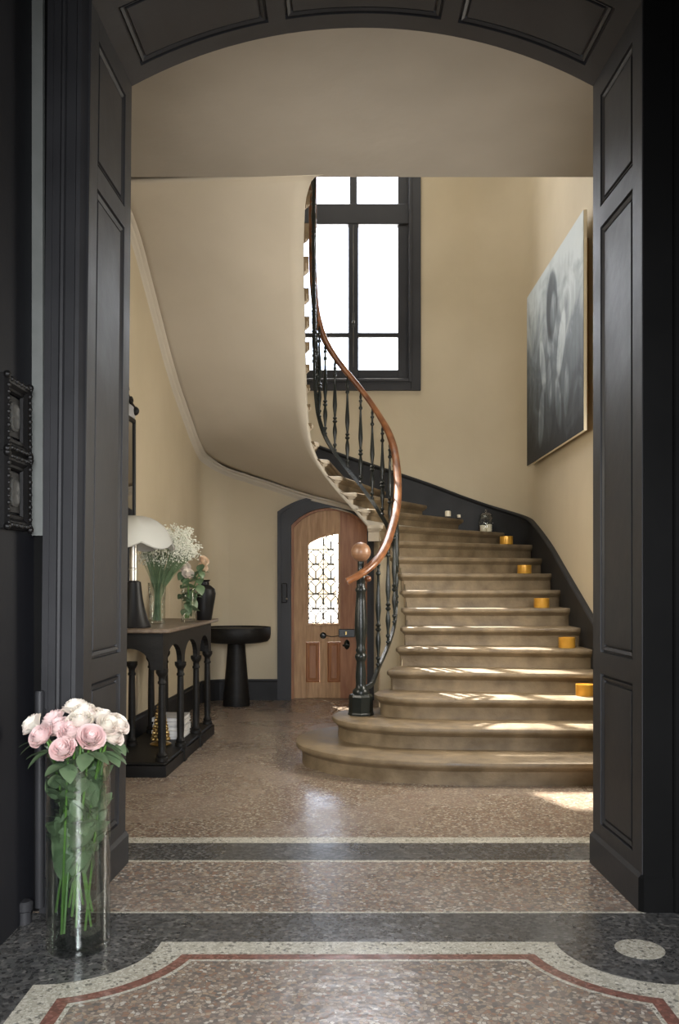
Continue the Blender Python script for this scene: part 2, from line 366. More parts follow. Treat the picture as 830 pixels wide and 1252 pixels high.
# walls of the hall
TOP = 6.7
w = MB()
path = [(XR, YF)]+[wall_pos(5.05+RC*PI/2*i/14) for i in range(15)]
out = [(XR+0.25, YF)]+[(XR-RC+(RC+0.25)*math.cos(PI/2*i/14), YB-RC+(RC+0.25)*math.sin(PI/2*i/14)) for i in range(15)]
w.prism(path+list(reversed(out)), 0, TOP, 'z')
struct(obj('wall_right', w, M['plaster'], smooth=True))
w = MB()
path = [(xleft(YF), YF), (xleft(9.32), 9.32)]+[(-1.265-LC*math.cos(PI/2*i/10), YB-LC+LC*math.sin(PI/2*i/10)) for i in range(1, 11)]
out = [(xleft(YF)-0.25, YF), (-1.82, 9.32), (-1.82, YB+0.3), (-1.265, YB+0.3)]
w.prism(path+list(reversed(out)), 0, TOP, 'z')
struct(obj('wall_left', w, M['plaster'], smooth=True))
# back wall with its arched doorway and its window opening
DX0, DX1 = -0.60, 0.25                     # doorway
DCX = (DX0+DX1)/2; DSP = 1.90; DAP = 2.10
def arc(x0, x1, zs, za, n=16):             # segmental arch from (x1,zs) over za to (x0,zs)
    hw = (x1-x0)/2; r = za-zs; R = (hw*hw+r*r)/(2*r); cx = (x0+x1)/2; cz = za-R; a0 = math.asin(hw/R)
    return [(cx+R*math.sin(a0-2*a0*i/n), cz+R*math.cos(a0-2*a0*i/n)) for i in range(n+1)]
WX0, WX1, WZ0, WZ1 = -0.66, 0.775, 3.42, 6.25
w = MB()
arch = arc(DX0, DX1, DSP, DAP)
w.prism([(-1.265, 0), (DX0, 0)]+list(reversed(arch))+[(DX1, 0), (1.386, 0), (1.386, WZ0), (-1.265, WZ0)], YB, YB+0.3)
w.box(-1.265, WX0, YB, YB+0.3, WZ0, TOP); w.box(WX1, 1.386, YB, YB+0.3, WZ0, TOP); w.box(WX0, WX1, YB, YB+0.3, WZ1, TOP)
struct(obj('wall_back', w, M['plaster']))
# landing over the front of the hall, seen from below, and the ceiling over the stairwell
CZ, CY = 4.12, 6.20
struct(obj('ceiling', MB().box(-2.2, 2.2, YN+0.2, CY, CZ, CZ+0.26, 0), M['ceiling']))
struct(obj('ceiling_upper', MB().box(-2.2, 2.3, YN, YB+0.5, TOP, TOP+0.15), M['soffit']))

# front wall with the panelled arched opening
def xl(h): return -0.997+0.031*min(1.0, h/3.52)
AS, AC = 3.52, 3.785
w = MB()
xo0, xo1 = -1.03, 1.15
ar = arc(xo0, xo1, AS+0.03, AC+0.04, 24)
w.prism([(-2.2, 0), (xo0-0.01, 0)]+list(reversed(ar))+[(xo1+0.01, 0), (2.3, 0), (2.3, TOP), (-2.2, TOP)], YN+0.01, YF)
struct(obj('wall_front', w, M['slate_shaded']))

def lining(name, fn, vs, panels, u0=0.17, u1=0.83, sub=1, inv=False):
    """panelled board: fn(u, v, d) -> xyz, u across the wall thickness, v along; panels = [(v0, v1)]"""
    root = thing(name, fn(0.5, vs[0], 0)); struct(root)
    fr = MB()
    def patch(mb, ua, ub, va, vb, da=0.0):
        n = max(1, int(round((vb-va)*sub))) if sub > 1 else 1
        for i in range(n):
            a, b = va+(vb-va)*i/n, va+(vb-va)*(i+1)/n
            mb.add([fn(ua, a, da), fn(ub, a, da), fn(ub, b, da), fn(ua, b, da)], [(0, 1, 2, 3)])
    cuts = [vs[0]]
    for p in panels: cuts += list(p)
    cuts.append(vs[1])
    patch(fr, 0, u0, vs[0], vs[1]); patch(fr, u1, 1, vs[0], vs[1])
    for i in range(0, len(cuts), 2): patch(fr, u0, u1, cuts[i], cuts[i+1])
    o = obj('frame', fr, M['slate'], root, fix=False)
    sd = o.modifiers.new('thick', 'SOLIDIFY'); sd.thickness = 0.03; sd.offset = 1 if not inv else -1
    lw = math.dist(fn(0, vs[0], 0), fn(1, vs[0], 0))
    for (a, b) in panels:
        lv = math.dist(fn(0.5, a, 0), fn(0.5, b, 0))
        mb = MB(); rings = []
        for (ins, d) in [(0, 0.0), (0.001, -0.016), (0.009, -0.016), (0.013, -0.003), (0.026, -0.010), (0.029, -0.018), (0.035, -0.018), (0.037, -0.007)]:
            iu, iv = ins/lw, ins/lv*(b-a)
            ua, ub, va, vb = u0+iu, u1-iu, a+iv, b-iv
            n = max(1, int(round((b-a)*sub))) if sub > 1 else 1
            ring = [fn(ua, va+(vb-va)*i/n, d) for i in range(n+1)]+[fn(ub, vb-(vb-va)*i/n, d) for i in range(n+1)]
            rings.append(ring)
        m = len(rings[0])
        for q in range(len(rings)-1):
            mb.add(rings[q]+rings[q+1], [(i, (i+1) % m, m+(i+1) % m, m+i) for i in range(m)])
        n = m//2-1; last = rings[-1]
        mb.add(last, [(i, i+1, m-2-i, m-1-i) for i in range(n)])
        obj('panel', mb, M['slate'], root, fix=False)
    return root
def f_left(u, v, d):                        # u 0 = far edge, 1 = near edge
    far, near = xl(v), -1.023+0.044*min(1, v/3.52)
    return (far+(near-far)*u+d, YF+(YN-YF)*u, v)
def f_right(u, v, d):
    return (1.122+0.024*u-d, YF+(YN-YF)*u, v)
vsr = (0.0, 3.56)
pan = [(0.205, 0.872), (0.966, 2.84), (2.93, 3.425)]
jl = lining('trim_1', f_left, vsr, pan)
jr = lining('trim_2', lambda u, v, d: f_right(u, v, d), vsr, pan, inv=True)
def f_arch(u, v, d):                        # v -1..1 across the opening
    x0, x1 = -0.966-0.013*u, 1.122+0.024*u
    hw = (x1-x0)/2; r = AC-AS; R = (hw*hw+r*r)/(2*r); a0 = math.asin(hw/R); a = a0*v
    return ((x0+x1)/2+(R-d)*math.sin(a), YF+(YN-YF)*u, AC-R+(R-d)*math.cos(a))
lining('trim_3', f_arch, (-1.0, 1.0), [(-0.93, -0.385), (-0.315, 0.315), (0.385, 0.93)], sub=16)
# skirting blocks at the feet of the linings
b = MB(); 
b.add([f_left(-0.02, 0, 0.012), f_left(1.0, 0, 0.012), f_left(1.0, 0.13, 0.012), f_left(-0.02, 0.13, 0.012), f_left(-0.02, 0.146, 0.0), f_left(1.0, 0.146, 0.0),
       f_left(-0.02, 0, -0.02), f_left(-0.02, 0.146, -0.02), f_left(1, 0, -0.02), f_left(1, 0.146, -0.02)],
      [(0, 1, 2, 3), (3, 2, 5, 4), (0, 3, 4, 7, 6), (1, 8, 9, 5, 2)])
obj('base_block', b, M['slate'], jl)
b = MB()
fp = [f_right(-0.02, 0, 0.012)[:2], f_right(0.99, 0, 0.012)[:2], (1.15, YN-0.012), (1.30, YN-0.012), (1.34, YN+0.03), (1.16, YN+0.03), f_right(-0.02, 0, -0.02)[:2]]
b.prism(fp, 0, 0.13, 'z'); 
k = len(b.v); m = len(fp)
ins = [f_right(-0.01, 0, 0.0)[:2], f_right(0.995, 0, 0.0)[:2], (1.15, YN+0.0), (1.30, YN+0.0), (1.34, YN+0.03), (1.16, YN+0.03), f_right(-0.01, 0, -0.02)[:2]]
b.add([(x, y, 0.13) for x, y in fp]+[(x, y, 0.146) for x, y in ins], [(i, (i+1) % m, m+(i+1) % m, m+i) for i in range(m)]+[tuple(range(m, 2*m))])
bo = obj('base_block', b, M['slate'], jr); bo.data.materials.append(M['slate_shaded'])
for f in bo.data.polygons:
    if f.normal.y < -0.6: f.material_index = 1  # faces turned to the near room get the slate with shade in its colour

# near room: faces of the wall either side, architrave, side walls, ceiling, back
XNL, XNR = -1.206, 1.345
prof = [(-1.01, 0.0), (-1.03, -0.028), (-1.045, -0.03), (-1.05, -0.022), (-1.085, -0.022), (-1.09, -0.034), (-1.10, -0.036), (-1.108, -0.028), (-1.135, -0.028), (-1.14, -0.016), (-1.165, -0.016), (-1.168, 0.0)]
a = MB(); k = 0
for z, lean in ((0, -0.012), (4.4, 0.03)):
    for (x, d) in prof: a.v.append((x+lean, YN+d, z))
n = len(prof); a.f += [(i, i+1, n+i+1, n+i) for i in range(n-1)]; a.f += [tuple(range(n)), tuple(range(2*n-1, n-1, -1))]
struct(obj('trim_4', a, M['slate']))
ps = MB().box(-1.206, -1.164, YN-0.012, YN+0.02, 1.453, 4.4)
struct(obj('trim_5', ps, M['pale']))
a = MB().box(1.15, 1.262, YN-0.006, YN+0.02, 0.0, 4.4); a.box(1.262, 1.30, YN-0.022, YN+0.02, 0, 4.4, 0.006)
struct(obj('trim_6', a, M['slate_shaded']))
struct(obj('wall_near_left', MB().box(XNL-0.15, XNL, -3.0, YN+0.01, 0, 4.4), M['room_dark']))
struct(obj('wall_near_right', MB().box(XNR, XNR+0.15, -3.0, YN+0.01, 0, 4.4), M['slate_shaded']))
struct(obj('wall_near_back', MB().box(-1.4, 1.5, -3.15, -3.0, 0, 4.4), M['plaster']))
struct(obj('ceiling_near', MB().box(-1.4, 1.5, -3.1, YN+0.05, 4.4, 4.5), M['room_ceiling']))

# skirtings in the hall
a = MB(); sk = [(0, 0), (0, 0.20), (-0.010, 0.215), (-0.022, 0.228), (-0.022, 0.0)]
def skirt(points, name, h=0.228, t=0.024):
    mb = MB(); n = len(points); prof = [(t, 0), (t, h-0.03), (t-0.010, h-0.018), (t-0.012, h), (0, h), (0, 0)]
    for i, (x, y) in enumerate(points):
        p0 = points[max(0, i-1)]; p1 = points[min(n-1, i+1)]
        tx, ty = p1[0]-p0[0], p1[1]-p0[1]; L = math.hypot(tx, ty); nx, ny = ty/L, -tx/L
        for (d, z) in prof: mb.v.append((x+nx*d, y+ny*d, z))
    m = len(prof)
    for i in range(n-1):
        for q in range(m-1): mb.f.append((i*m+q, i*m+q+1, (i+1)*m+q+1, (i+1)*m+q))
    mb.f += [tuple(range(m)), tuple((n-1)*m+q for q in range(m))]
    return struct(obj(name, mb, M['string']))
skirt([(xleft(4.02), 4.02), (xleft(9.30), 9.30)], 'baseboard_left')
skirt([(-1.265-LC*math.cos(PI/2*i/8), YB-LC+LC*math.sin(PI/2*i/8)) for i in range(9)]+[(-0.73, YB)], 'baseboard_back')
# hairline outline of a flush cupboard door on the left wall
def lp(y, z, d=0.0): return (xleft(y)+d, y, z)
yy0, yy1 = 7.55, 8.05
a = MB()
for (p, q) in ((lp(yy0, 1.0), lp(yy0, 2.02)), (lp(yy0, 2.02), lp(yy1, 2.02)), (lp(yy1, 2.02), lp(yy1, 0.25))): a.tube([p, q], 0.0025, 6)
struct(obj('trim_7', a, M['plaster']))

# ------------------------------------------------------------------ window over the stairs
win = thing('window_1', ((WX0+WX1)/2, YB, WZ0)); struct(win)
MX = px(432, YB)
fr = MB()
def ring(mb, x0, x1, z0, z1, wd, y0, y1, bot=None, bev=0.004):
    bt = wd if bot is None else bot
    mb.box(x0, x0+wd, y0, y1, z0, z1, bev); mb.box(x1-wd, x1, y0, y1, z0, z1, bev)
    mb.box(x0+wd, x1-wd, y0, y1, z0, z0+bt, bev); mb.box(x0+wd, x1-wd, y0, y1, z1-wd, z1, bev)
ring(fr, WX0-0.045, WX1+0.045, 3.36, WZ1+0.05, 0.105, YB-0.03, YB+0.05)
ring(fr, WX0+0.05, WX1-0.05, 3.45, WZ1-0.05, 0.035, YB-0.045, YB+0.03)
obj('casing', fr, M['slate'], win)
fr = MB()
ring(fr, WX0+0.02, WX1-0.02, WZ0+0.01, WZ1-0.02, 0.075, YB+0.03, YB+0.13)
fr.box(WX0+0.05, WX1-0.05, YB+0.012, YB+0.13, 5.18, 5.405, 0.01)          # transom
fr.box(MX-0.055, MX+0.055, YB+0.02, YB+0.13, 3.5, 5.25, 0.01)
fr.box(MX-0.04, MX+0.04, YB+0.03, YB+0.12, 5.35, WZ1-0.05, 0.008)
for x, w_ in ((WX0+0.08, 0.07), (WX1-0.20, 0.12)): fr.box(x, x+w_, YB+0.04, YB+0.12, WZ0+0.05, WZ1-0.05, 0.006)
obj('frame', fr, M['slate'], win)
xs = [(WX0+0.10, MX-0.045), (MX+0.055, px(489, YB)+0.01)]
for (x0, x1) in xs:
    s_ = MB(); s_.box(x0-0.05, x1+0.05, YB+0.05, YB+0.10, 3.958, 4.008, 0.006)
    s_.box(x0-0.05, x1+0.05, YB+0.045, YB+0.11, 3.48, 3.60, 0.006)
    obj('glazing_bar', s_, M['slate'], win)
    for (z0, z1) in ((3.575, 3.965), (4.0, 5.21), (5.38, 6.18)):
        obj('pane', MB().box(x0-0.02, x1+0.02, YB+0.07, YB+0.075, z0, z1), M['pane'], win)
hd = MB().tube([(MX, YB-0.005, 3.62), (MX, YB-0.005, 5.16)], 0.006, 8)
hd.box(MX-0.012, MX+0.012, YB-0.025, YB+0.02, 4.05, 4.20, 0.004); hd.sphere((MX, YB-0.03, 4.10), 0.018, 10, 6)
obj('espagnolette_bolt', hd, M['grille'], win, smooth=True)

# ------------------------------------------------------------------ door under the stairs
dr = thing('door_1', (DCX, YB, 0)); struct(dr)
def arch_band(mb, x0, x1, zs, za, wd, y0, y1, legs=0.0):
    o_ = [(x1+wd, legs)]+arc(x0-wd, x1+wd, zs+0.02, za+wd*0.9, 20)+[(x0-wd, legs)]
    i_ = [(x1, legs)]+arc(x0, x1, zs, za, 20)+[(x0, legs)]
    n = len(o_)
    v = [(x, y0, z) for x, z in o_]+[(x, y0, z) for x, z in i_]+[(x, y1, z) for x, z in o_]+[(x, y1, z) for x, z in i_]
    f = []
    for i in range(n-1):
        f += [(i, i+1, n+i+1, n+i), (2*n+i, 3*n+i, 3*n+i+1, 2*n+i+1), (i, 2*n+i, 2*n+i+1, i+1), (n+i, n+i+1, 3*n+i+1, 3*n+i)]
    f += [(0, n, 3*n, 2*n), (n-1, 3*n-1, 4*n-1, 2*n-1)]
    mb.add(v, f)
def arch_casing(mb, ox0, ox1, ozs, oza, ix0, ix1, izs, iza, y0, y1):
    o_ = [(ox1, 0)]+arc(ox0, ox1, ozs, oza, 20)+[(ox0, 0)]; i_ = [(ix1, 0)]+arc(ix0, ix1, izs, iza, 20)+[(ix0, 0)]; n = len(o_)
    v = [(x, y0, z) for x, z in o_]+[(x, y0, z) for x, z in i_]+[(x, y1, z) for x, z in o_]+[(x, y1, z) for x, z in i_]; f = []
    for i in range(n-1): f += [(i, i+1, n+i+1, n+i), (2*n+i, 3*n+i, 3*n+i+1, 2*n+i+1), (i, 2*n+i, 2*n+i+1, i+1), (n+i, n+i+1, 3*n+i+1, 3*n+i)]
    mb.add(v, f+[(0, n, 3*n, 2*n), (n-1, 3*n-1, 4*n-1, 2*n-1)])
a = MB(); arch_casing(a, -0.73, 0.305, 2.04, 2.212, DX0+0.012, DX1-0.012, 1.90, 2.09, YB-0.02, YB+0.04)
arch_casing(a, -0.735, 0.31, 2.045, 2.218, -0.70, 0.28, 2.02, 2.185, YB-0.032, YB+0.01)
obj('casing', a, M['slate'], dr)
a = MB(); arch_band(a, DX0+0.035, DX1-0.035, DSP-0.02, DAP-0.03, 0.06, YB+0.09, YB+0.28)
obj('inner_frame', a, M['pine_red'], dr)
obj('sill', MB().box(DX0, DX1, YB+0.12, YB+0.31, -0.02, 0.002), M['stone'], dr)
# leaf: stiles, rails, two panels, glazed light with a wrought grille
LY0, LY1 = YB+0.13, YB+0.18
lx0, lx1 = -0.572, 0.236
gx0, gx1 = px(374, LY0), px(416, LY0)
gz0 = hz(765, LY0); 
def leaf_top(x):                               # underside of the arched head
    hw = (lx1-lx0)/2+0.02; r = 0.235; R = (hw*hw+r*r)/(2*r); c = (lx0+lx1)/2
    return DSP-0.02+r-R+math.sqrt(max(0, R*R-(x-c)**2))
a = MB()
xs_ = [lx0+(gx0-lx0)*i/3 for i in range(4)]
a.prism([(lx0, 0.003), (gx0, 0.003)]+[(x, leaf_top(x)) for x in reversed(xs_)], LY0, LY1)
obj('stile', a, M['pine'], dr)
a = MB(); xs_ = [gx1+(lx1-gx1)*i/6 for i in range(7)]
a.prism([(gx1, 0.003), (lx1, 0.003)]+[(x, leaf_top(x)) for x in reversed(xs_)], LY0, LY1)
obj('stile', a, M['pine_red'], dr)
a = MB(); xs_ = [gx0+(gx1-gx0)*i/8 for i in range(9)]
def light_top(x): return 1.70+0.135*math.sin((x-gx0)/(gx1-gx0)*PI/2)**0.8
a.prism([(x, light_top(x)) for x in xs_]+[(x, leaf_top(x)) for x in reversed(xs_)], LY0+0.007, LY1)
obj('head_rail', a, M['pine'], dr)
zr0, zr1 = hz(785, LY0), gz0
a = MB().box(gx0, gx1, LY0+0.007, LY1, zr0, zr1, 0.003); obj('lock_rail', a, M['pine'], dr)
zb = hz(834, LY0)
a = MB().box(gx0, gx1, LY0+0.007, LY1, 0.003, zb, 0.003); obj('bottom_rail', a, M['pine'], dr)
mxx = px(395.5, LY0)
a = MB().box(mxx-0.045, mxx+0.045, LY0+0.007, LY1, zb, zr0, 0.003); obj('muntin', a, M['pine'], dr)
for (x0, x1) in ((gx0, mxx-0.045), (mxx+0.045, gx1)):
    a = MB(); rings = []
    for (i_, d) in ((0, 0.004), (0.012, 0.022), (0.02, 0.022), (0.04, 0.012)):
        rings.append([(x0+i_, LY0+d, zb+i_), (x1-i_, LY0+d, zb+i_), (x1-i_, LY0+d, zr0-i_), (x0+i_, LY0+d, zr0-i_)])
    for q in range(3): a.add(rings[q]+rings[q+1], [(i, (i+1) % 4, 4+(i+1) % 4, 4+i) for i in range(4)])
    a.add(rings[3], [(0, 1, 2, 3)])
    obj('panel', a, M['pine_red'], dr)
# glazed light: frame bead, pane and grille
a = MB(); out_ = [(gx0, gz0), (gx1, gz0)]+[(x, light_top(x)) for x in reversed(xs_)]
inn = [(gx0+0.022, gz0+0.022), (gx1-0.022, gz0+0.022)]+[(min(max(x, gx0+0.022), gx1-0.022), light_top(x)-0.024) for x in reversed(xs_)]
n = len(out_)
a.add([(x, LY0-0.012, z) for x, z in out_]+[(x, LY0-0.012, z) for x, z in inn]+[(x, LY0+0.03, z) for x, z in inn]+[(x, LY0+0.01, z) for x, z in out_],
      [(i, (i+1) % n, n+(i+1) % n, n+i) for i in range(n)]+[(n+i, n+(i+1) % n, 2*n+(i+1) % n, 2*n+i) for i in range(n)]+[(i, 3*n+i, 3*n+(i+1) % n, (i+1) % n) for i in range(n)])
gl = obj('light_frame', a, M['pine'], dr)
obj('pane', MB().prism(inn, LY0+0.022, LY0+0.026), M['pane'], gl)
g = MB(); gy = LY0+0.045
gw = gx1-gx0-0.044; cw = gw/2; cx0 = gx0+0.022
r_ = cw*0.47; row = cw*0.98
z = gz0+0.022; ri = 0
while z+row*0.5 < light_top(gx1)-0.03:
    for c in range(2):
        cx = cx0+cw*(c+0.5); cz = z+row/2
        if cz+r_*0.6 > light_top(cx)-0.03: continue
        g.tube([(cx+r_*math.cos(2*PI*i/14), gy, cz+r_*math.sin(2*PI*i/14)) for i in range(14)], 0.0065, 5, closed=True)
        g.tube([(cx, gy, cz-r_), (cx, gy, cz+0.0)], 0.010, 5)
        g.tube([(cx, gy, cz), (cx-r_*0.62, gy, cz+r_*0.66)], 0.006, 5); g.tube([(cx, gy, cz), (cx+r_*0.62, gy, cz+r_*0.66)], 0.006, 5)
    g.tube([(cx0, gy, z), (cx0+gw, gy, z)], 0.007, 5)
    for i in range(3): g.sphere((cx0+gw*i/2, gy, z), 0.010, 6, 4)
    z += row; ri += 1
for i in range(3):
    xx = cx0+gw*i/2; g.tube([(xx, gy, gz0), (xx, gy, light_top(min(gx1, max(gx0, xx)))-0.02)], 0.007, 5)
obj('grille', g, M['grille'], gl)
# lock, knobs, chain
lz = hz(774, LY0)
a = MB().box(px(414, LY0), px(434, LY0), LY0-0.03, LY0, lz-0.045, lz+0.045, 0.006); lk = obj('rim_lock', a, M['iron'], dr)
a = MB().box(px(423, LY0)-0.01, px(423, LY0)+0.01, LY0-0.034, LY0-0.028, lz-0.018, lz+0.02, 0.003); obj('keyhole_plate', a, M['brass'], lk)
def knob(cx, cz, r, y, deep):
    return [(0.0001, 0), (r*0.9, 0), (r, 0.006), (r*0.75, 0.012), (r*0.35, 0.016), (r*0.35, deep*0.6), (r*0.6, deep*0.75), (r*0.55, deep), (0.0001, deep*1.05)]
def lathe_y(prof, c, n=20):
    mb = MB(); mb.lathe(prof, n); mb.v = [(c[0]+x, c[1]-z, c[2]+y) for x, y, z in mb.v]; return mb
obj('door_knob', lathe_y(knob(0, 0, 0.036, 0, 0.055), (px(395, LY0), LY0, hz(777, LY0))), M['iron'], dr, smooth=True)
e = MB().sphere((px(424, LY0), LY0-0.012, hz(788, LY0)), 0.032, 12, 8, 1.7); e.tube([(px(424, LY0)-0.045, LY0-0.03, hz(789, LY0)), (px(424, LY0)+0.03, LY0-0.04, hz(789, LY0))], 0.010, 8)
obj('escutcheon', e, M['iron'], dr, smooth=True)
pts = [(px(398, LY0)+(px(415, LY0)-px(398, LY0))*i/14, LY0-0.02-0.008*(i % 2), hz(777, LY0)-0.010*math.sin(PI*i/14)) for i in range(15)]
obj('chain', MB().tube(pts, 0.005, 6), M['iron'], dr)
a = MB().box(px(348, YB)-0.03, px(348, YB)+0.03, YB-0.06, YB-0.02, hz(737, YB), hz(713, YB), 0.008); bb = obj('door_buzzer', a, M['black'], None)
a2 = MB().sphere((px(351, YB), YB-0.06, hz(732, YB)), 0.012, 8, 6)
bz = bb; obj('button', a2, M['steel'], bz, smooth=True)
tag(bz, 'small black bell box fixed to the dark casing left of the wooden door', 'doorbell')

# outside: sunlit ground and a clipped hedge seen through the door light
struct(obj('ground', MB().box(-20, 20, YB+0.31, 60, -0.3, -0.1), M['gravel']))

# ------------------------------------------------------------------ staircase
R_ = 0.151
S_N = [1.15, 1.49, 1.83, 2.17, 2.50, 2.84, 3.18, 3.52, 3.86, 4.20, 4.60, 5.05, 5.55, 6.00, 6.40, 6.85, 7.30, 7.72, 8.15, 8.50, 8.85, 9.30, 9.70, 10.05, 10.38, 10.70, 11.0, 11.32, 11.66, 12.05, 12.3]
I_N = [(0.02, 6.0), (0.04, 6.1), (0.06, 6.25), (0.21, 6.50), (0.305, 6.74), (0.395, 7.08), (0.45, 7.32), (0.475, 7.55), (0.485, 7.72), (0.485, 7.87), (0.465, 8.00), (0.415, 8.10), (0.325, 8.17), (0.215, 8.205), (0.095, 8.215), (-0.035, 8.21), (-0.15, 8.185), (-0.235, 8.14), (-0.285, 8.07), (-0.305, 7.99), (-0.312, 7.90), (-0.312, 7.80), (-0.308, 7.68), (-0.302, 7.52), (-0.295, 7.31), (-0.288, 7.06), (-0.28, 6.79), (-0.265, 6.53), (-0.235, 6.32), (-0.13, 6.20), (0.1, 6.2)]
def o_at(n): return wall_pos(catmull([(s,) for s in S_N], n)[0])
def i_at(n): return catmull(I_N, n)
def i_norm(n):                                  # unit normal pointing into the well (left of the climb)
    a, b = i_at(n-0.05), i_at(n+0.05); tx, ty = b[0]-a[0], b[1]-a[1]; L = math.hypot(tx, ty) or 1
    return (-ty/L, tx/L)
stair = thing('staircase', (0.9, 6.0, 0), 'curved stone staircase winding up from the right side of the hall', 'staircase')
PROF = [(0.012, 0.0), (0.003, -0.006), (0.0, -0.016), (0.0, -0.028), (0.006, -0.038), (0.014, -0.041), (0.018, -0.044), (0.024, -0.054), (0.034, -0.061), (0.042, -0.064), (0.044, -0.070)]
def step_mesh(front, back, top, bottom, rise=None):
    """front: plan points whose edge carries the moulded nosing; back: plain points closing the outline"""
    n = len(front)
    nr = []
    for i in range(n):
        p0, p1 = front[max(0, i-1)], front[min(n-1, i+1)]
        tx, ty = p1[0]-p0[0], p1[1]-p0[1]; L = math.hypot(tx, ty) or 1
        nr.append((ty/L, -tx/L))                # inward
    cx = sum(p[0] for p in front+back)/(n+len(back)); cy = sum(p[1] for p in front+back)/(n+len(back))
    mid = n//2
    if (cx-front[mid][0])*nr[mid][0]+(cy-front[mid][1])*nr[mid][1] < 0: nr = [(-a, -b) for a, b in nr]
    mb = MB(); layers = PROF+[(0.044, bottom-top)]
    m = n+len(back)
    for (d, dz) in layers:
        zz = [top+dz]*m
        if rise: zz = [min(top-0.0008, max(top+dz, bottom+k)) for k in rise]      # wedge: the underside climbs with the soffit
        for i, p in enumerate(front): mb.v.append((p[0]+nr[i][0]*d, p[1]+nr[i][1]*d, zz[i] if dz < 0 else top))
        for i, p in enumerate(back): mb.v.append((p[0], p[1], zz[n+i] if dz < 0 else top))
    for q in range(len(layers)-1):
        for i in range(m):
            j = (i+1) % m; mb.f.append((q*m+i, (q+1)*m+i, (q+1)*m+j, q*m+j))
    mb.f.append(tuple(range(m))); mb.f.append(tuple((len(layers)-1)*m+i for i in reversed(range(m))))
    return mb
XW = XR-0.004
curt = {1: [(XW, 5.49), (0.81, 5.50), (0.32, 5.58), (-0.053, 5.77), (-0.298, 6.08), (-0.355, 6.40), (-0.30, 6.66), (-0.16, 6.85), (0.05, 6.93), (0.3, 6.95)],
        2: [(XW, 5.82), (0.62, 5.90), (0.213, 6.02), (-0.02, 6.20), (-0.095, 6.46), (-0.06, 6.66), (0.04, 6.80), (0.18, 6.87), (0.35, 6.9)],
        3: [(XW, 6.17), (0.66, 6.24), (0.39, 6.31), (0.26, 6.40), (0.215, 6.53), (0.23, 6.66), (0.29, 6.78), (0.38, 6.86)]}
for n_, pts in curt.items():
    front = sample(pts, 44)
    obj('step', step_mesh(front, [(XW, pts[-1][1])], R_*n_, R_*(n_-1)), M['stone'], stair, smooth=True)
for n_ in range(4, 29):
    O, I = o_at(n_), i_at(n_)
    if abs(O[0]-XR) < 1e-6: O = (XW, O[1])
    dx, dy = O[0]-I[0], O[1]-I[1]; L = math.hypot(dx, dy)
    bow = 0.05 if n_ == 4 else 0.02 if n_ == 5 else 0
    fr_ = []
    for i in range(8):
        t = i/8; fr_.append((O[0]-dx*t, O[1]-dy*t-bow*math.sin(PI*t)*0.5))
    a, b = (I[0]+dx/L*0.035, I[1]+dy/L*0.035), i_at(n_+0.22)
    for i in range(5):
        t = i/4; fr_.append(((1-t)**2*a[0]+2*t*(1-t)*I[0]+t*t*b[0], (1-t)**2*a[1]+2*t*(1-t)*I[1]+t*t*b[1]))
    for k in (0.5, 0.8, 1.08): fr_.append(i_at(n_+k))
    bk = []
    for k in (1.2, 0.9, 0.6, 0.3):
        p = o_at(n_+k); bk.append((XW if abs(p[0]-XR) < 1e-6 else p[0], p[1]))
    top = R_*n_; bot = R_*(n_-1)+(0.006 if n_ > 12 else 0)+(0.08 if n_ > 25 else 0)
    rise = [0]*8+[R_*k for k in (0, 0, 0.02, 0.1, 0.22, 0.5, 0.8, 1.08, 1.2, 0.9, 0.6, 0.3)] if n_ > 12 else None
    so_ = obj('step', step_mesh(fr_, bk, top, bot, rise), M['stone'], stair, smooth=True)
    if n_ > 11:                                # the ends facing the well are limewashed
        so_.data.materials.append(M['stone_pale'])
        for f in so_.data.polygons:
            q = i_norm(n_+0.5); c = i_at(n_+0.5); w_ = f.center+stair.location
            if abs(f.normal.z) < 0.95 and f.normal.x*q[0]+f.normal.y*q[1] > 0.35 and abs((w_.x-c[0])*q[0]+(w_.y-c[1])*q[1]) < 0.07 and abs((w_.x-c[0])*q[1]-(w_.y-c[1])*q[0]) < 0.2: f.material_index = 1
# wall under the lower flight
a = MB(); pts = []
N_ = 40
for i in range(N_+1):
    n_ = 3.3+(12.2-3.3)*i/N_; p = i_at(n_); q = i_norm(n_); pts.append((n_, p[0]-q[0]*0.055, p[1]-q[1]*0.055))
for (n_, x, y) in pts:
    zt = R_*(math.floor(n_-0.05))-0.10
    a.v += [(x, y, 0), (x, y, max(0.05, zt))]
for i in range(N_): a.f.append((2*i, 2*i+2, 2*i+3, 2*i+1))
k = len(a.v); x, y = pts[-1][1:]
a.add([(x, y, 0), (x, y, 1.72), (0.36, YB, 2.10), (0.36, YB, 0)], [(0, 3, 2, 1)])
sw = obj('understair_wall', a, M['plaster'], stair)
# curved soffit under the upper flight, with its cornice
WALLH = [(5.0, 1.66), (6.0, 1.79), (6.42, 1.90), (6.99, 2.045), (7.40, 2.155), (7.76, 2.25), (8.30, 2.42), (8.55, 2.505), (8.85, 2.63), (9.28, 2.745), (9.73, 2.93), (10.14, 3.115), (10.48, 3.31), (10.79, 3.525), (11.13, 3.755), (11.48, 3.98), (11.83, 4.095), (12.13, 4.12), (13, 4.12)]
def wall_h(s_):
    for i in range(len(WALLH)-1):
        (a, b), (c, d) = WALLH[i], WALLH[i+1]
        if s_ <= c:
            p = WALLH[max(0, i-1)][1]; q = WALLH[min(len(WALLH)-1, i+2)][1]; u = (s_-a)/(c-a)
            return catmull([(p,), (b,), (d,), (q,)], 1+u)[0]
    return 4.12
def so_at(n_):
    s_ = catmull([(k,) for k in S_N], n_)[0]; p = wall_pos(s_); return (p[0], p[1], wall_h(s_))
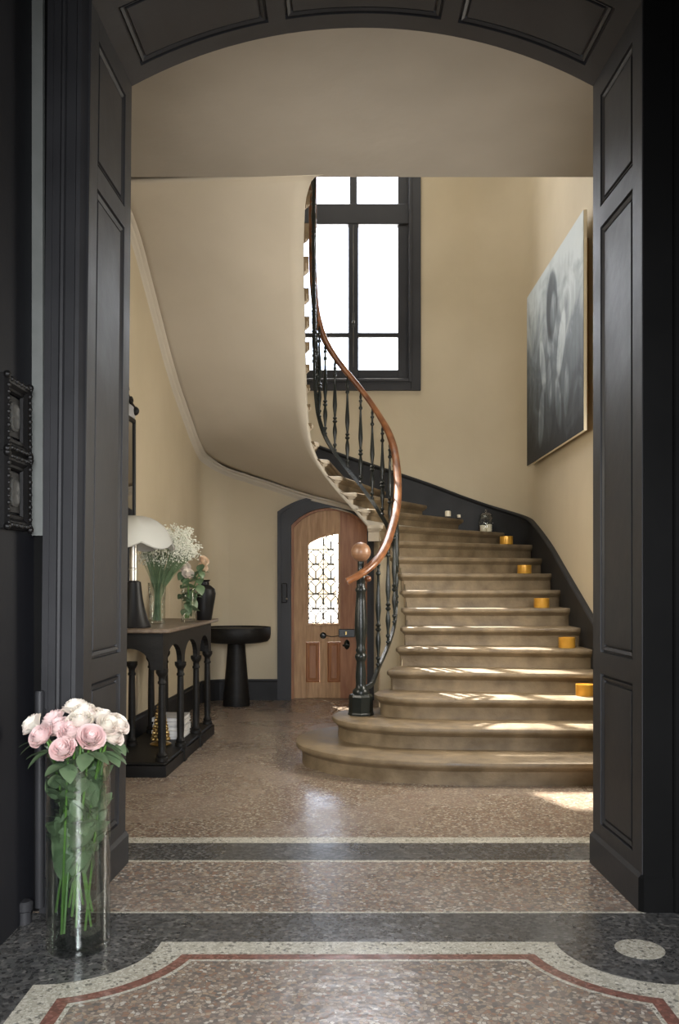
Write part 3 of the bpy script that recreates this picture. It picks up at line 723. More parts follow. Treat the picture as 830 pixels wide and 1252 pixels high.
def si_at(n_):
    p = i_at(n_); h = R_*n_-0.186
    h = min(h, 4.12)
    q = i_norm(n_); return (p[0]-q[0]*0.043, p[1]-q[1]*0.043, h)
a = MB()
def soff(u, v):
    n_ = 12.75+16.25*u; A, B = so_at(n_), si_at(n_)
    sag = 0.0
    return (A[0]+(B[0]-A[0])*v, A[1]+(B[1]-A[1])*v, A[2]+(B[2]-A[2])*v-sag)
a.grid(soff, 86, 13)
sf = obj('soffit', a, M['soffit'], stair, smooth=True, angle=60)
sd = sf.modifiers.new('thick', 'SOLIDIFY'); sd.thickness = 0.03; sd.offset = 1 if sf.data.polygons[300].normal.z > 0 else -1
pth = [so_at(14.5+14.5*i/70) for i in range(71)]
ctr = []
for i, p in enumerate(pth):
    a_, b_ = pth[max(0, i-1)], pth[min(70, i+1)]
    tx, ty = b_[0]-a_[0], b_[1]-a_[1]; L = math.hypot(tx, ty); nx, ny = -ty/L, tx/L
    if (0.0-p[0])*nx+(7.5-p[1])*ny < 0: nx, ny = -nx, -ny
    ctr.append((p, nx, ny))
a = MB(); pr = [(0.0, 0.01), (0.062, 0.0), (0.066, -0.014), (0.052, -0.026), (0.036, -0.030), (0.032, -0.044), (0.024, -0.056), (0.012, -0.060), (0.0, -0.085)]
for (p, nx, ny) in ctr:
    for (d, z) in pr: a.v.append((p[0]+nx*d, p[1]+ny*d, p[2]+z))
m = len(pr)
for i in range(70):
    for q in range(m-1): a.f.append((i*m+q, i*m+q+1, (i+1)*m+q+1, (i+1)*m+q))
obj('cornice', a, M['soffit'], stair, smooth=True, angle=50)
# dark string board against the wall
a = MB(); N_ = 130
pr = [(0.0, -0.40), (0.022, -0.40), (0.022, -0.030), (0.030, -0.026), (0.040, -0.018), (0.044, -0.004), (0.036, 0.010), (0.022, 0.014), (0.0, 0.014)]
def wnorm(s):
    p, q = wall_pos(s-0.02), wall_pos(s+0.02); tx, ty = q[0]-p[0], q[1]-p[1]; L = math.hypot(tx, ty); return (-ty/L, tx/L)
for i in range(N_+1):
    n_ = 0.55+20.0*i/N_; s_ = catmull([(s,) for s in S_N], n_)[0]; p = wall_pos(s_); q = wnorm(s_)
    top = R_*n_+0.235
    for (d, z) in pr: a.v.append((p[0]+q[0]*d, p[1]+q[1]*d, max(0.0, top+z)))
m = len(pr)
for i in range(N_):
    for q in range(m-1): a.f.append((i*m+q, i*m+q+1, (i+1)*m+q+1, (i+1)*m+q))
a.f.append(tuple(range(m)))
obj('wall_string', a, M['string'], stair, smooth=True, angle=40)

# ------------------------------------------------------------------ railing
rail = thing('stair_railing', (0.115, 6.50, 0.302), 'black iron stair balustrade with curved wooden handrail and ball-topped newel', 'railing')
def rail_h(n_): return R_*n_+0.955+0.06*max(0, min(1, (n_-8)/5))
def rail_xy(n_, d=0.025):
    p = i_at(n_); q = i_norm(n_); return (p[0]+q[0]*d, p[1]+q[1]*d)
pts = [(px(424, 6.36), 6.36, hz(711, 6.36)), (px(433, 6.355), 6.355, hz(707, 6.355)), (px(445, 6.37), 6.37, hz(701, 6.37)), (px(456, 6.43), 6.43, hz(692, 6.43)), (px(466, 6.52), 6.52, hz(681, 6.52)), (px(474.5, 6.66), 6.66, hz(668.5, 6.66))]
n_ = 4.75
while n_ <= 28.0:
    x, y = rail_xy(n_); pts.append((x, y, rail_h(n_))); n_ += 0.5
hp = sample(pts, 240)
for _ in range(60):
    hp = [hp[0]]+[tuple((hp[i-1][k]+2*hp[i][k]+hp[i+1][k])/4 for k in range(3)) if i < 75 else hp[i] for i in range(1, len(hp)-1)]+[hp[-1]]
hprof = [(0.034*math.copysign(abs(math.cos(t))**0.8, math.cos(t)), 0.026*math.copysign(abs(math.sin(t))**0.8, math.sin(t))) for t in [2*PI*i/14 for i in range(14)]]
hr = MB().sweep(hp, hprof)
obj('handrail', hr, M['mahogany'], rail, smooth=True, angle=70)
def brail_h(n_): return R_*n_+0.06+0.06*max(0, min(1, (n_-6)/5))
bp = [(0.15, 6.50, 0.50), (0.20, 6.55, 0.525)]
n_ = 3.6
while n_ <= 28.0:
    x, y = rail_xy(n_, 0.035); bp.append((x, y, brail_h(n_))); n_ += 0.4
br_ = MB().sweep(sample(bp, 200), [(-0.011, -0.016), (0.011, -0.016), (0.011, 0.016), (-0.011, 0.016)])
obj('bottom_rail', br_, M['iron'], rail)
def bal_prof(H):
    z = lambda t: t*H
    P = [(0.008, 0), (0.008, 0.02), (0.018, 0.025), (0.018, 0.04), (0.010, 0.045), (0.010, 0.07), (0.017, 0.078), (0.019, 0.088), (0.017, 0.098), (0.009, 0.105), (0.011, 0.14), (0.020, 0.22), (0.019, 0.26), (0.010, 0.315), (0.016, 0.322), (0.024, 0.335), (0.016, 0.348), (0.011, 0.355), (0.022, 0.372), (0.011, 0.388), (0.012, 0.41), (0.021, 0.50), (0.020, 0.55), (0.012, 0.70), (0.009, 0.80), (0.016, 0.808), (0.019, 0.82), (0.016, 0.832), (0.010, 0.84), (0.010, 0.88), (0.017, 0.887), (0.017, 0.903), (0.010, 0.91), (0.013, 0.94), (0.008, 0.96), (0.008, 1.0)]
    return [(r, t*H) for r, t in P]
def baluster_at(n_, first=None, H=0.86):
    x, y = rail_xy(n_, 0.035); z = brail_h(n_)
    if first is None: o = obj('baluster', MB().lathe(bal_prof(H), 10), M['iron'], rail, smooth=True, local=True, angle=50)
    else: o = dup(first, rail)
    o.location = Vector((x, y, z))-rail.location; o.scale = (1, 1, (rail_h(n_)-z-0.02)/H)
    return o
b0 = None
for k in range(25):
    b0_ = baluster_at(3.75+k*0.985, b0); b0 = b0 or b0_
# newel: octagonal foot, turned iron shaft, wooden ball
NX, NY, NZ = rail.location
nw = obj('newel_post', MB().lathe([(0.095, 0), (0.095, 0.012), (0.090, 0.02), (0.088, 0.135), (0.082, 0.15), (0.06, 0.158)], 8, (NX, NY, NZ)), M['iron'], rail)
P = [(0.060, 0.157), (0.062, 0.175), (0.05, 0.19), (0.040, 0.20), (0.046, 0.23), (0.050, 0.28), (0.044, 0.34), (0.038, 0.39), (0.044, 0.40), (0.052, 0.415), (0.056, 0.43), (0.05, 0.445), (0.040, 0.455), (0.050, 0.475), (0.040, 0.495), (0.042, 0.53), (0.056, 0.60), (0.058, 0.66), (0.054, 0.74), (0.046, 0.84), (0.042, 0.90), (0.050, 0.91), (0.052, 0.925), (0.042, 0.94), (0.040, 0.98), (0.052, 0.995), (0.054, 1.015), (0.042, 1.03), (0.030, 1.06), (0.028, 1.12), (0.032, 1.125)]
P = [(r*(0.80 if z > 0.2 else 1), z) for r, z in P]
nsft = obj('shaft', MB().lathe(P, 18, (NX, NY, NZ)), M['iron'], nw, smooth=True, angle=45)
bz_ = hz(675, NY)
obj('ball_finial', MB().sphere((NX, NY, bz_), 0.073, 24, 16), M['turned_oak'], nw, smooth=True)
obj('finial_neck', MB().lathe([(0.024, 0), (0.024, bz_-0.06-(NZ+1.11)), (0.034, bz_-0.055-(NZ+1.11))], 14, (NX, NY, NZ+1.11)), M['iron'], nw, smooth=True)
obj('rail_bracket', MB().sphere((NX+0.05, NY-0.07, 1.302), 0.026, 12, 8, 0.9), M['mahogany'], nw, smooth=True)

# ------------------------------------------------------------------ things on the stairs
def tealight(x, y, n_, label, first=None, s=1.0):
    t = thing('tealight_holder', (x, y, R_*n_), label, 'candle holder', 'gold tealight holders on the stair treads')
    if first is None:
        r, h = 0.066, 0.082
        cup = obj('cup', MB().lathe([(0.0001, 0.0), (r*0.97, 0.0), (r, 0.006), (r, h), (r-0.006, h), (r-0.006, 0.012), (0.0001, 0.012)], 28, (0, 0, 0)), M['amber'], t, smooth=True, local=True)
        wx = obj('wax', MB().lathe([(0.0001, 0.012), (r-0.007, 0.012), (r-0.007, h-0.02), (0.0001, h-0.022)], 20), M['wax'], t, smooth=True, local=True)
        wk = obj('wick', MB().lathe([(0.0015, h-0.024), (0.0015, h-0.008)], 6), M['black'], t, local=True)
    else:
        for ch in first.children: dup(ch, t)
    return t
tl = None
for (p, y, n_, lb) in [(715, 6.42, 3, 'gold tealight holder on the third step up, half behind the doorway jamb'), (693, 7.05, 5, 'gold tealight holder on the fifth step, next above the one by the jamb'),
        (662, 7.70, 7, 'gold tealight holder on the seventh step, middle one of the five'), (641, 8.38, 9, 'gold tealight holder on the ninth step, second from the top'), (619, 8.93, 11, 'gold tealight holder on the topmost occupied step, just below the glass jar')]:
    t = tealight(px(p, y), y, n_, lb, tl); tl = tl or t
jx, jy = 1.50, 9.42
jar = thing('glass_jar', (jx, jy, R_*12), 'clear glass apothecary jar with ivory candles at the bend of the stairs', 'jar')
obj('jar_body', MB().lathe([(0.045, 0), (0.05, 0.004), (0.077, 0.03), (0.082, 0.10), (0.078, 0.15), (0.060, 0.175)], 24, (jx, jy, R_*12)), M['glass'], jar, smooth=True)
ld = obj('jar_lid', MB().lathe([(0.066, 0.172), (0.074, 0.178), (0.055, 0.20), (0.02, 0.212), (0.0001, 0.213)], 24, (jx, jy, R_*12)), M['glass'], jar, smooth=True)
obj('lid_knob', MB().sphere((jx, jy, R_*12+0.228), 0.017, 12, 8), M['glass'], ld, smooth=True)
for (dx, dy, h, lb) in ((-0.032, -0.01, 0.075, 'short ivory candle at the left inside the glass jar'), (0.033, 0.005, 0.085, 'short ivory candle at the right inside the glass jar')):
    c = obj('candle', MB().lathe([(0.0001, 0.006), (0.031, 0.006), (0.032, h-0.006), (0.027, h), (0.0001, h-0.004)], 18, (jx+dx, jy+dy, R_*12)), M['wax'], None, smooth=True)
    tag(c, lb, 'candle', 'ivory candles in the glass jar')
def stub(p, y, n_, r, h, lb, cat):
    x = px(p, y); t = thing('candle_stub', (x, y, R_*n_), lb, cat)
    obj('wax', MB().lathe([(0.0001, 0), (r, 0), (r, h*0.9), (r*0.8, h), (0.0001, h*0.95)], 14, (x, y, R_*n_)), M['wax'], t, smooth=True)
    obj('wick', MB().lathe([(0.002, h*0.9), (0.001, h*1.25)], 5, (x, y, R_*n_)), M['black'], t)
stub(547.5, 9.15, 13, 0.030, 0.055, 'larger of two small white candles on the step near the back wall', 'candle')
stub(561, 9.32, 13, 0.018, 0.030, 'tiny white candle stub right of the larger white candle', 'candle')

# ------------------------------------------------------------------ painting on the right wall
PY0, PY1 = 1.851*FPX/(713-VX), 1.851*FPX/(642-VX)
PY1 = min(PY1, 9.0)
pz0, pz1 = hz(526, PY0), hz(256, PY0)
pt = thing('painting', (XR-0.085, PY0, pz0), 'large unframed grey canvas of a pale figure hung on the right-hand stair wall', 'painting')
W_, H_ = PY1-PY0, pz1-pz0
cv = obj('canvas', MB().box(0.004, 0.030, 0, W_, 0, H_, 0.003), M['wax'], pt, local=True)
sb_ = MB()
for (ya, yb, za, zb_) in ((0.16, 0.24, 0.16, H_-0.16), (W_-0.24, W_-0.16, 0.16, H_-0.16), (0.24, W_-0.24, 0.16, 0.24), (0.24, W_-0.24, H_-0.24, H_-0.16)): sb_.box(0.029, 0.0845, ya, yb, za, zb_)
obj('stretcher', sb_, M['pine'], pt, local=True)
fc = MB(); fc.grid(lambda u, v: (0.0035, W_*(1-u), H_*v), 2, 2); fc.box(0.0, 0.0035, 0.002, W_-0.002, 0.002, H_-0.002)
pf = obj('painted_face', MB().box(0.0, 0.0038, 0.002, W_-0.002, 0.002, H_-0.002), M['painting'], pt, local=True)
# the picture reads from the viewer's left (far edge) to right: flip so that y=0 is the far edge
pf.location = (0, W_, 0); pf.scale = (1, -1, 1)

# ------------------------------------------------------------------ console table on the left wall
cA = Vector((-1.169, 5.763)); cB = Vector((-1.104, 7.454)); ax = (cB-cA).normalized(); nxv = Vector((-ax.y, ax.x))   # ax along the wall, nxv towards the wall
CL = (cB-cA).length; CD = 0.46
def cp(t, d, z): p = cA+ax*t+nxv*d; return (p.x, p.y, z)
con = thing('console_table', (cA.x-0.23, cA.y+0.85, 0), 'long black console table with slim columns and arches along the left wall', 'console table')
def cbox(mb, t0, t1, d0, d1, z0, z1, bev=0.0):
    q = MB().box(t0, t1, d0, d1, z0, z1, bev); return mb.add([cp(*v) for v in q.v], q.f)
TZ = 0.972
obj('tabletop', cbox(MB(), -0.03, CL+0.03, -0.03, CD, TZ-0.028, TZ, 0.006), M['worn_wood'], con)
pl = MB(); cbox(pl, 0, CL, 0, CD, 0, 0.075); cbox(pl, 0.008, CL-0.008, 0.008, CD, 0.075, 0.095, 0.008)
for t in (0.56, 1.12): cbox(pl, t-0.04, t+0.04, -0.012, 0.02, 0, 0.093, 0.003)
obj('plinth_shelf', pl, M['black_wood'], con)
# front apron with three arches, end aprons with one
cols = [0.075, 0.62, 1.165, CL-0.075]
ap = MB(); poly = [(0.02, TZ-0.03), (0.02, 0.70)]
for i in range(3):
    t0, t1 = cols[i]+0.05, cols[i+1]-0.05
    poly += [(t0, 0.70)]+[((t0+t1)/2-(t1-t0)/2*math.cos(PI*j/12), 0.72+0.13*math.sin(PI*j/12)) for j in range(13)]+[(t1, 0.70)]
poly += [(CL-0.02, 0.70), (CL-0.02, TZ-0.03)]
q = MB().prism(poly, 0.025, 0.06); ap.add([cp(x, y, z) for x, y, z in q.v], q.f)
obj('apron', ap, M['black_wood'], con)
for t in (0.02, CL-0.055):
    ap = MB(); poly = [(0.06, TZ-0.03), (0.06, 0.70), (0.11, 0.70)]+[(0.245-0.135*math.cos(PI*j/12), 0.72+0.12*math.sin(PI*j/12)) for j in range(13)]+[(0.38, 0.70), (CD-0.01, 0.70), (CD-0.01, TZ-0.03)]
    q = MB().prism(poly, 0, 0.035); ap.add([cp(t+y, x, z) for x, y, z in q.v], q.f); obj('end_apron', ap, M['black_wood'], con)
cprof = [(0.040, 0.094), (0.040, 0.115), (0.032, 0.122), (0.036, 0.135), (0.028, 0.148), (0.024, 0.16), (0.027, 0.24), (0.026, 0.40), (0.023, 0.58), (0.022, 0.60), (0.029, 0.606), (0.029, 0.618), (0.023, 0.625), (0.024, 0.65), (0.034, 0.665), (0.042, 0.68), (0.042, 0.702)]
c0 = None
for d in (0.045, CD-0.06):
    for t in cols:
        x, y, _ = cp(t, d, 0)
        if c0 is None: o = c0 = obj('column', MB().lathe(cprof, 14), M['black_wood'], con, smooth=True, local=True, angle=45)
        else: o = dup(c0, con)
        o.location = Vector((x, y, 0))-con.location
# table lamp
lx, ly = px(163, 5.95), 5.95
lamp = thing('table_lamp', (lx, ly, TZ), 'white scalloped dome table lamp with black flared foot on the console', 'lamp')
obj('foot', MB().lathe([(0.115, 0.0), (0.117, 0.008), (0.098, 0.05), (0.078, 0.12), (0.062, 0.20), (0.053, 0.28), (0.050, 0.305), (0.030, 0.315)], 28, (lx, ly, TZ)), M['black'], lamp, smooth=True)
obj('stem', MB().lathe([(0.026, 0.305), (0.026, 0.385), (0.029, 0.388), (0.029, 0.396), (0.026, 0.40), (0.026, 0.62)], 18, (lx, ly, TZ)), M['steel'], lamp, smooth=True)
def scal(r, z, a):
    k = (r/0.273)**2; f = abs(math.sin(a*3+0.3)); return (r*(1+0.02*k*(f-0.5)), z-0.045*k*(f-0.45))
shp = [(0.0005, 0.755), (0.06, 0.75), (0.12, 0.733), (0.17, 0.705), (0.215, 0.665), (0.25, 0.61), (0.273, 0.55)]
shp2 = [(max(0.0004, r-0.008), z-0.008) for r, z in shp]
obj('lamp_shade', MB().lathe(shp+list(reversed(shp2)), 60, (lx, ly, TZ), fn=scal), M['shade'], lamp, smooth=True, angle=60)

# flowers: petals, leaves, stems
def bloom_mesh(R, seed, open_=1.0):
    rnd = random.Random(seed); mb = MB(); mb.sphere((0, 0, R*0.15), R*0.34, 10, 7, 1.25)
    for ring_, (cnt, rad, tilt, h) in enumerate([(3, 0.20, 0.10, 1.0), (4, 0.33, 0.20, 1.0), (5, 0.47, 0.34, 0.97), (5, 0.60, 0.52, 0.90), (6, 0.72, 0.75, 0.82), (7, 0.80, 1.0*open_, 0.72)]):
        for i in range(cnt):
            a0 = 2*PI*(i/cnt)+ring_*0.9+rnd.uniform(-0.2, 0.2); wd = 2*PI/cnt*0.72; curl = rnd.uniform(0.7, 1.3); hh = h*rnd.uniform(0.92, 1.06)
            def pf_(u, v, a0=a0, wd=wd, rad=rad, tilt=tilt, hh=hh, curl=curl):
                s = (u-0.5)*2; a = a0+s*wd*(0.45+0.55*math.sin(v*PI*0.62)); 
                rr = R*(rad*(0.35+0.65*min(1, v*1.6))+0.16*tilt*v*v*curl+0.03*s*s)
                z = -0.42*R+R*(hh*1.1*v-0.20*tilt*v**3*curl-0.10*s*s*v)
                return (rr*math.cos(a), rr*math.sin(a), z)
            mb.grid(pf_, 5, 6)
    return mb
def leaf_mesh(L, Wd, bend=0.3):
    mb = MB()
    def lf(u, v):
        s = (u-0.5)*2; w_ = Wd*math.sin(PI*min(1, v*0.96+0.03))**0.75*(1-0.25*v)
        return (s*w_, L*v, -bend*L*v*v+0.18*abs(s)*w_+0.003*math.sin(v*25)*abs(s))
    return mb.grid(lf, 5, 9)
blooms = {}
def bloom(key, R, material, seed):
    if key not in blooms:
        o = obj('bloom', bloom_mesh(R, seed), M[material], None, smooth=True, fix=False, angle=80); blooms[key] = o.data; bpy.data.objects.remove(o)
    return blooms[key]
_l = obj('leaf', leaf_mesh(0.085, 0.034), M['leaf'], None, smooth=True, fix=False, angle=80); LEAF = _l.data; bpy.data.objects.remove(_l)
def inst(name, me, parent, loc, rot=(0, 0, 0), scale=(1, 1, 1)):
    o = bpy.data.objects.new(name, me); C.objects.link(o); o.parent = parent; o.location = loc; o.rotation_euler = rot; o.scale = scale; return o
def look(d, roll=0.0):
    q = Vector(d).to_track_quat('Z', 'Y'); e_ = q.to_euler(); return e_
# tall vase of roses by the doorway
vx, vy = px(96, 3.09), 3.09
VR, VH = 0.1085, 0.672
vase = thing('glass_vase', (vx, vy, 0.0016), 'tall clear glass cylinder vase of pink roses on the floor by the doorway', 'vase')
obj('cylinder', MB().lathe([(0.0001, 0.0), (VR-0.004, 0.0), (VR, 0.006), (VR, VH), (VR-0.003, VH+0.002), (VR-0.006, VH), (VR-0.006, 0.03), (VR-0.02, 0.024), (0.0001, 0.024)], 48, (vx, vy, 0.0016)), M['vase_glass'], vase, smooth=True)
obj('base', MB().lathe([(0.0001, 0.0004), (VR-0.005, 0.0004), (VR-0.0008, 0.006), (VR-0.0008, 0.020), (VR-0.008, 0.0255), (0.0001, 0.023)], 48, (vx, vy, 0.0016)), M['vase_glass'], vase, smooth=True)
obj('water', MB().lathe([(0.0001, 0.026), (VR-0.008, 0.032), (VR-0.008, 0.355), (0.0001, 0.355)], 40, (vx, vy, 0.0016)), M['water'], vase, smooth=True)
rz = 3.09/FPX
RS = [(40, 886, 0.05, 'petal_pale', 'ivory rose at the far left edge of the bunch in the tall vase'), (51, 900, -0.07, 'petal_pink', 'large blush rose at the front left of the bunch in the tall vase'),
      (66, 880, 0.05, 'petal_pink', 'small pink rose behind the front left blooms in the tall vase'), (75, 890, -0.02, 'petal_pink', 'pink rose left of centre in the bunch in the tall vase'),
      (77, 916, -0.10, 'petal_pink', 'lowest rose, hanging over the front rim of the tall vase'), (88, 895, -0.05, 'petal_pink', 'deep pink rose in the middle of the bunch in the tall vase'),
      (92, 866, 0.06, 'petal_pale', 'topmost ivory rose of the bunch in the tall vase'), (103, 871, 0.03, 'petal_pale', 'ivory rose right of the topmost one in the tall vase'), (98, 882, -0.02, 'petal_pale', 'pale rose just below the topmost ivory one in the tall vase'),
      (111, 902, -0.09, 'petal_pink', 'large pink rose at the front right of the bunch in the tall vase'), (124, 878, 0.04, 'petal_pale', 'pale rose at the back right of the bunch in the tall vase'),
      (131, 887, -0.03, 'petal_pale', 'cream rose near the right edge of the bunch in the tall vase'), (143, 886, 0.02, 'petal_pale', 'ivory rose at the far right edge of the bunch in the tall vase'), (136, 900, 0.0, 'petal_pale', 'low cream rose under the right edge of the bunch in the tall vase')]
for i, (p, q, dy, mt, lb) in enumerate(RS):
    y = vy+dy; bx_, bz2 = px(p, y), hz(q, y)
    fa, fr2 = random.uniform(0, 2*PI), random.uniform(0.02, 0.082); foot = Vector((vx+fr2*math.cos(fa), vy+fr2*math.sin(fa), random.uniform(0.045, 0.15)))
    rs = thing('rose', foot, lb, 'rose', 'roses in the tall glass vase')
    top = Vector((bx_, y, bz2)); d = (top-Vector((vx, vy, bz2-0.12))).normalized(); d = (d+Vector((0, -0.35, 0.1))).normalized()
    inst('bloom', bloom((mt, i % 3), 0.054 if mt == 'petal_pink' else 0.052, mt, i), rs, top-foot, look(d), (random.uniform(0.9, 1.08),)*3)
    neck = Vector((vx+(top.x-vx)*0.72, vy+(y-vy)*0.7, VH-0.01))
    rr = math.hypot(neck.x-vx, neck.y-vy)
    if rr > 0.085: neck = Vector((vx+(neck.x-vx)*0.085/rr, vy+(neck.y-vy)*0.085/rr, neck.z))
    sp_ = sample([tuple(foot), tuple(foot.lerp(neck, 0.5)), tuple(neck), tuple(top-d*0.02)], 14)
    obj('stem', MB().tube(sp_, 0.0042, 7), M['stem'], rs, smooth=True)
    for k in range(22):
        t = random.uniform(0.44, 0.98) if k < 20 else random.uniform(0.36, 0.5)
        c = foot.lerp(neck, t); a = random.uniform(0, 2*PI)
        sc = random.uniform(0.7, 1.2)
        oa = random.uniform(0, 2*PI); orr = 0.078*math.sqrt(random.random()); o_ = Vector((orr*math.cos(oa), orr*math.sin(oa), 0))
        c = Vector((vx+o_.x, vy+o_.y, c.z))
        e_ = Vector((math.cos(a), math.sin(a), 0))          # leaves stand against the glass and hang or rise
        room = 0.097
        tilt = random.uniform(0.55, 1.3)*random.choice((1, -1, 1))
        ln = 0.085*sc*math.cos(tilt)
        if (o_+e_*ln).length > room: tilt = math.copysign(1.25, tilt); sc = 0.8
        inst('leaf', LEAF, rs, c-foot, (tilt, random.uniform(-0.4, 0.4), a-PI/2), (sc, sc, sc))
    if i in (0, 1, 4, 10, 11, 12, 9, 13):
        for k in range(2):
            a = math.atan2(top.y-vy, top.x-vx)-PI/2+random.uniform(-0.8, 0.8)
            c = Vector((vx+(top.x-vx)*0.8, vy+(top.y-vy)*0.8, bz2-0.055)); inst('leaf', LEAF, rs, c-foot, (random.uniform(-0.4, 0.1), 0, a), (1.0, 1.0, 1.0))

# flowers on the console
def vase_small(name, x, y, r, h, label, flare=1.0):
    t = thing(name, (x, y, TZ), label, 'vase')
    obj('glass_body', MB().lathe([(0.0001, 0.0), (r*0.95, 0), (r, 0.008), (r*0.96, h*0.5), (r*flare, h), (r*flare-0.004, h), (r*0.96-0.004, h*0.5), (r-0.006, 0.018), (0.0001, 0.016)], 28, (x, y, TZ)), M['vase_glass'], t, smooth=True)
    return t
def sprig_bunch(x, y, z0, spread, zc, rad, n_stem, label, sq=1.0, cx=0.0):
    b_ = thing('baby_breath_bunch', (x, y, z0), label, 'flowers')
    rnd = random.Random(3); st = MB(); fw = MB()
    for i in range(n_stem):
        a = rnd.uniform(0, 2*PI); r = rad*math.sqrt(rnd.random()); 
        tip = Vector((x+cx+r*math.cos(a), y+r*math.sin(a)*sq, zc+rnd.uniform(-0.7, 0.9)*math.sqrt(max(0.02, 1-(r/rad)**2))*rad*0.85))
        base = Vector((x+rnd.uniform(-0.03, 0.03), y+rnd.uniform(-0.03, 0.03), z0+0.02))
        neck = Vector((x+(tip.x-x)*0.2, y+(tip.y-y)*0.2, z0+spread))
        st.tube(sample([tuple(base), tuple(neck), tuple(tip)], 7), 0.0016, 4)
        for k in range(20):
            p = tip+Vector((rnd.gauss(0, 0.022), rnd.gauss(0, 0.022), rnd.gauss(0, 0.018)))
            s_ = rnd.uniform(0.0045, 0.0085)
            fw.add([(p.x-s_, p.y, p.z), (p.x+s_, p.y, p.z), (p.x, p.y-s_, p.z), (p.x, p.y+s_, p.z), (p.x, p.y, p.z-s_*0.8), (p.x, p.y, p.z+s_*0.8)], [(0, 2, 5), (2, 1, 5), (1, 3, 5), (3, 0, 5), (2, 0, 4), (1, 2, 4), (3, 1, 4), (0, 3, 4)])
    obj('stems', st, M['leaf'], b_); o = obj('blossoms', fw, M['breath'], b_, fix=False); o['kind'] = 'stuff'
    return b_
v1x, v1y = px(192, 6.47), 6.47
vase_small('flower_vase', v1x, v1y, 0.060, 0.30, 'clear glass vase of baby breath behind the white lamp on the console', 1.12)
sprig_bunch(v1x, v1y, TZ+0.005, 0.26, 1.53, 0.215, 230, 'large airy bunch of white baby breath beside the lamp', cx=0.075)
v2x, v2y = px(231, 6.78), 6.78
vase_small('flower_vase', v2x, v2y, 0.060, 0.26, 'clear glass vase with peach roses in front of the dark jar on the console', 1.0)
for (dx, dy, dz, mt, lb) in [(0.115, -0.02, 0.47, 'petal_peach', 'peach rose leaning right above the dark jar on the console'), (0.10, 0.03, 0.42, 'petal_peach', 'second peach rose, lower, beside the dark jar on the console'), (0.0, -0.05, 0.37, 'petal_pale', 'white rose low over the rim of the console vase'), (-0.03, -0.02, 0.42, 'petal_pale', 'white rose tucked under the baby breath on the console')]:
    foot = Vector((v2x+random.uniform(-0.03, 0.03), v2y+random.uniform(-0.03, 0.03), TZ+0.03)); top = Vector((v2x+dx, v2y+dy, TZ+dz))
    rs = thing('rose', foot, lb, 'rose', 'roses in the console vase')
    inst('bloom', bloom((mt, 0), 0.048, mt, 5), rs, top-foot, look((dx*2+0.2, dy*2-0.5, 0.5)), (0.95,)*3)
    obj('stem', MB().tube(sample([tuple(foot), (v2x+dx*0.3, v2y+dy*0.3, TZ+0.25), tuple(top)], 10), 0.004, 6), M['stem'], rs, smooth=True)
    for k in range(10):
        t = random.uniform(0.15, 0.95); c = foot.lerp(top, t)
        s_ = random.uniform(0.8, 1.5)
        inst('leaf', LEAF, rs, c-foot, (random.uniform(-0.8, 0.6), random.uniform(-0.6, 0.6), random.uniform(0, 6.28)), (s_, s_*0.7, s_))
jx2, jy2 = px(249, 7.18), 7.18
jr_ = thing('dark_jar', (jx2, jy2, TZ), 'dark broad-shouldered jar at the far end of the console', 'jar')
obj('jar_body', MB().lathe([(0.0001, 0), (0.060, 0), (0.066, 0.01), (0.078, 0.09), (0.092, 0.17), (0.098, 0.215), (0.090, 0.25), (0.062, 0.275), (0.045, 0.285), (0.043, 0.31), (0.055, 0.325), (0.050, 0.325), (0.038, 0.31), (0.0001, 0.30)], 32, (jx2, jy2, TZ)), M['black'], jr_, smooth=True)
# magazines and a gilt ornament on the shelf
hgt = 0.0955; rnd = random.Random(4)
BL = ['lowest grey-covered book of the stack on the console shelf', 'white book second from the bottom of the console shelf stack', 'pale grey book third from the bottom of the console shelf stack', 'white book in the middle of the console shelf stack', 'grey book third from the top of the console shelf stack', 'white book second from the top of the console shelf stack', 'topmost grey magazine of the console shelf stack']
for i, lb in enumerate(BL):
    th = rnd.choice([0.022, 0.028, 0.034]); c = cp(1.02+rnd.uniform(-0.015, 0.015), 0.20+rnd.uniform(-0.012, 0.012), hgt); rot = -math.atan2(ax.x, ax.y)+rnd.uniform(-0.06, 0.06)
    bk = thing('book', c, lb, 'book', 'books stacked on the console shelf'); bk.rotation_euler = (0, 0, rot)
    m_ = M['cover_grey'] if i in (0, 4, 6) else M['cover_white']
    hw, hl = 0.115, 0.15
    cvr = MB().box(-hw, hw, -hl, hl, 0, 0.003).box(-hw, hw, -hl, hl, th-0.003, th).box(-hw, -hw+0.003, -hl, hl, 0.003, th-0.003)
    obj('cover', cvr, m_, bk, local=True); obj('pages', MB().box(-hw+0.003, hw-0.004, -hl+0.004, hl-0.004, 0.003, th-0.003), M['paper'], bk, local=True)
    hgt += th+0.0004
ox, oy, _ = cp(0.66, 0.20, 0)
orn = thing('gilt_ornament', (ox, oy, 0.0955), 'knobbly gilt cone ornament standing on the console shelf', 'ornament')
obj('base', MB().lathe([(0.075, 0), (0.078, 0.008), (0.06, 0.018), (0.02, 0.022)], 20, (ox, oy, 0.0955)), M['brass'], orn, smooth=True)
a = MB().lathe([(0.024, 0.02), (0.018, 0.2), (0.006, 0.36), (0.0001, 0.365)], 10, (ox, oy, 0.0955))
b_ = MB()
for k in range(14):
    z = 0.045+0.023*k; r = 0.052*(1-k/16)
    for j in range(7):
        an = 2*PI*j/7+k*0.45; s_ = 0.020*(1-k/22)
        b_.sphere((ox+r*math.cos(an), oy+r*math.sin(an), 0.0955+z), s_, 7, 5, 0.8)
obj('core', a, M['black'], orn, smooth=True); obj('buds', b_, M['brass'], orn, smooth=True)

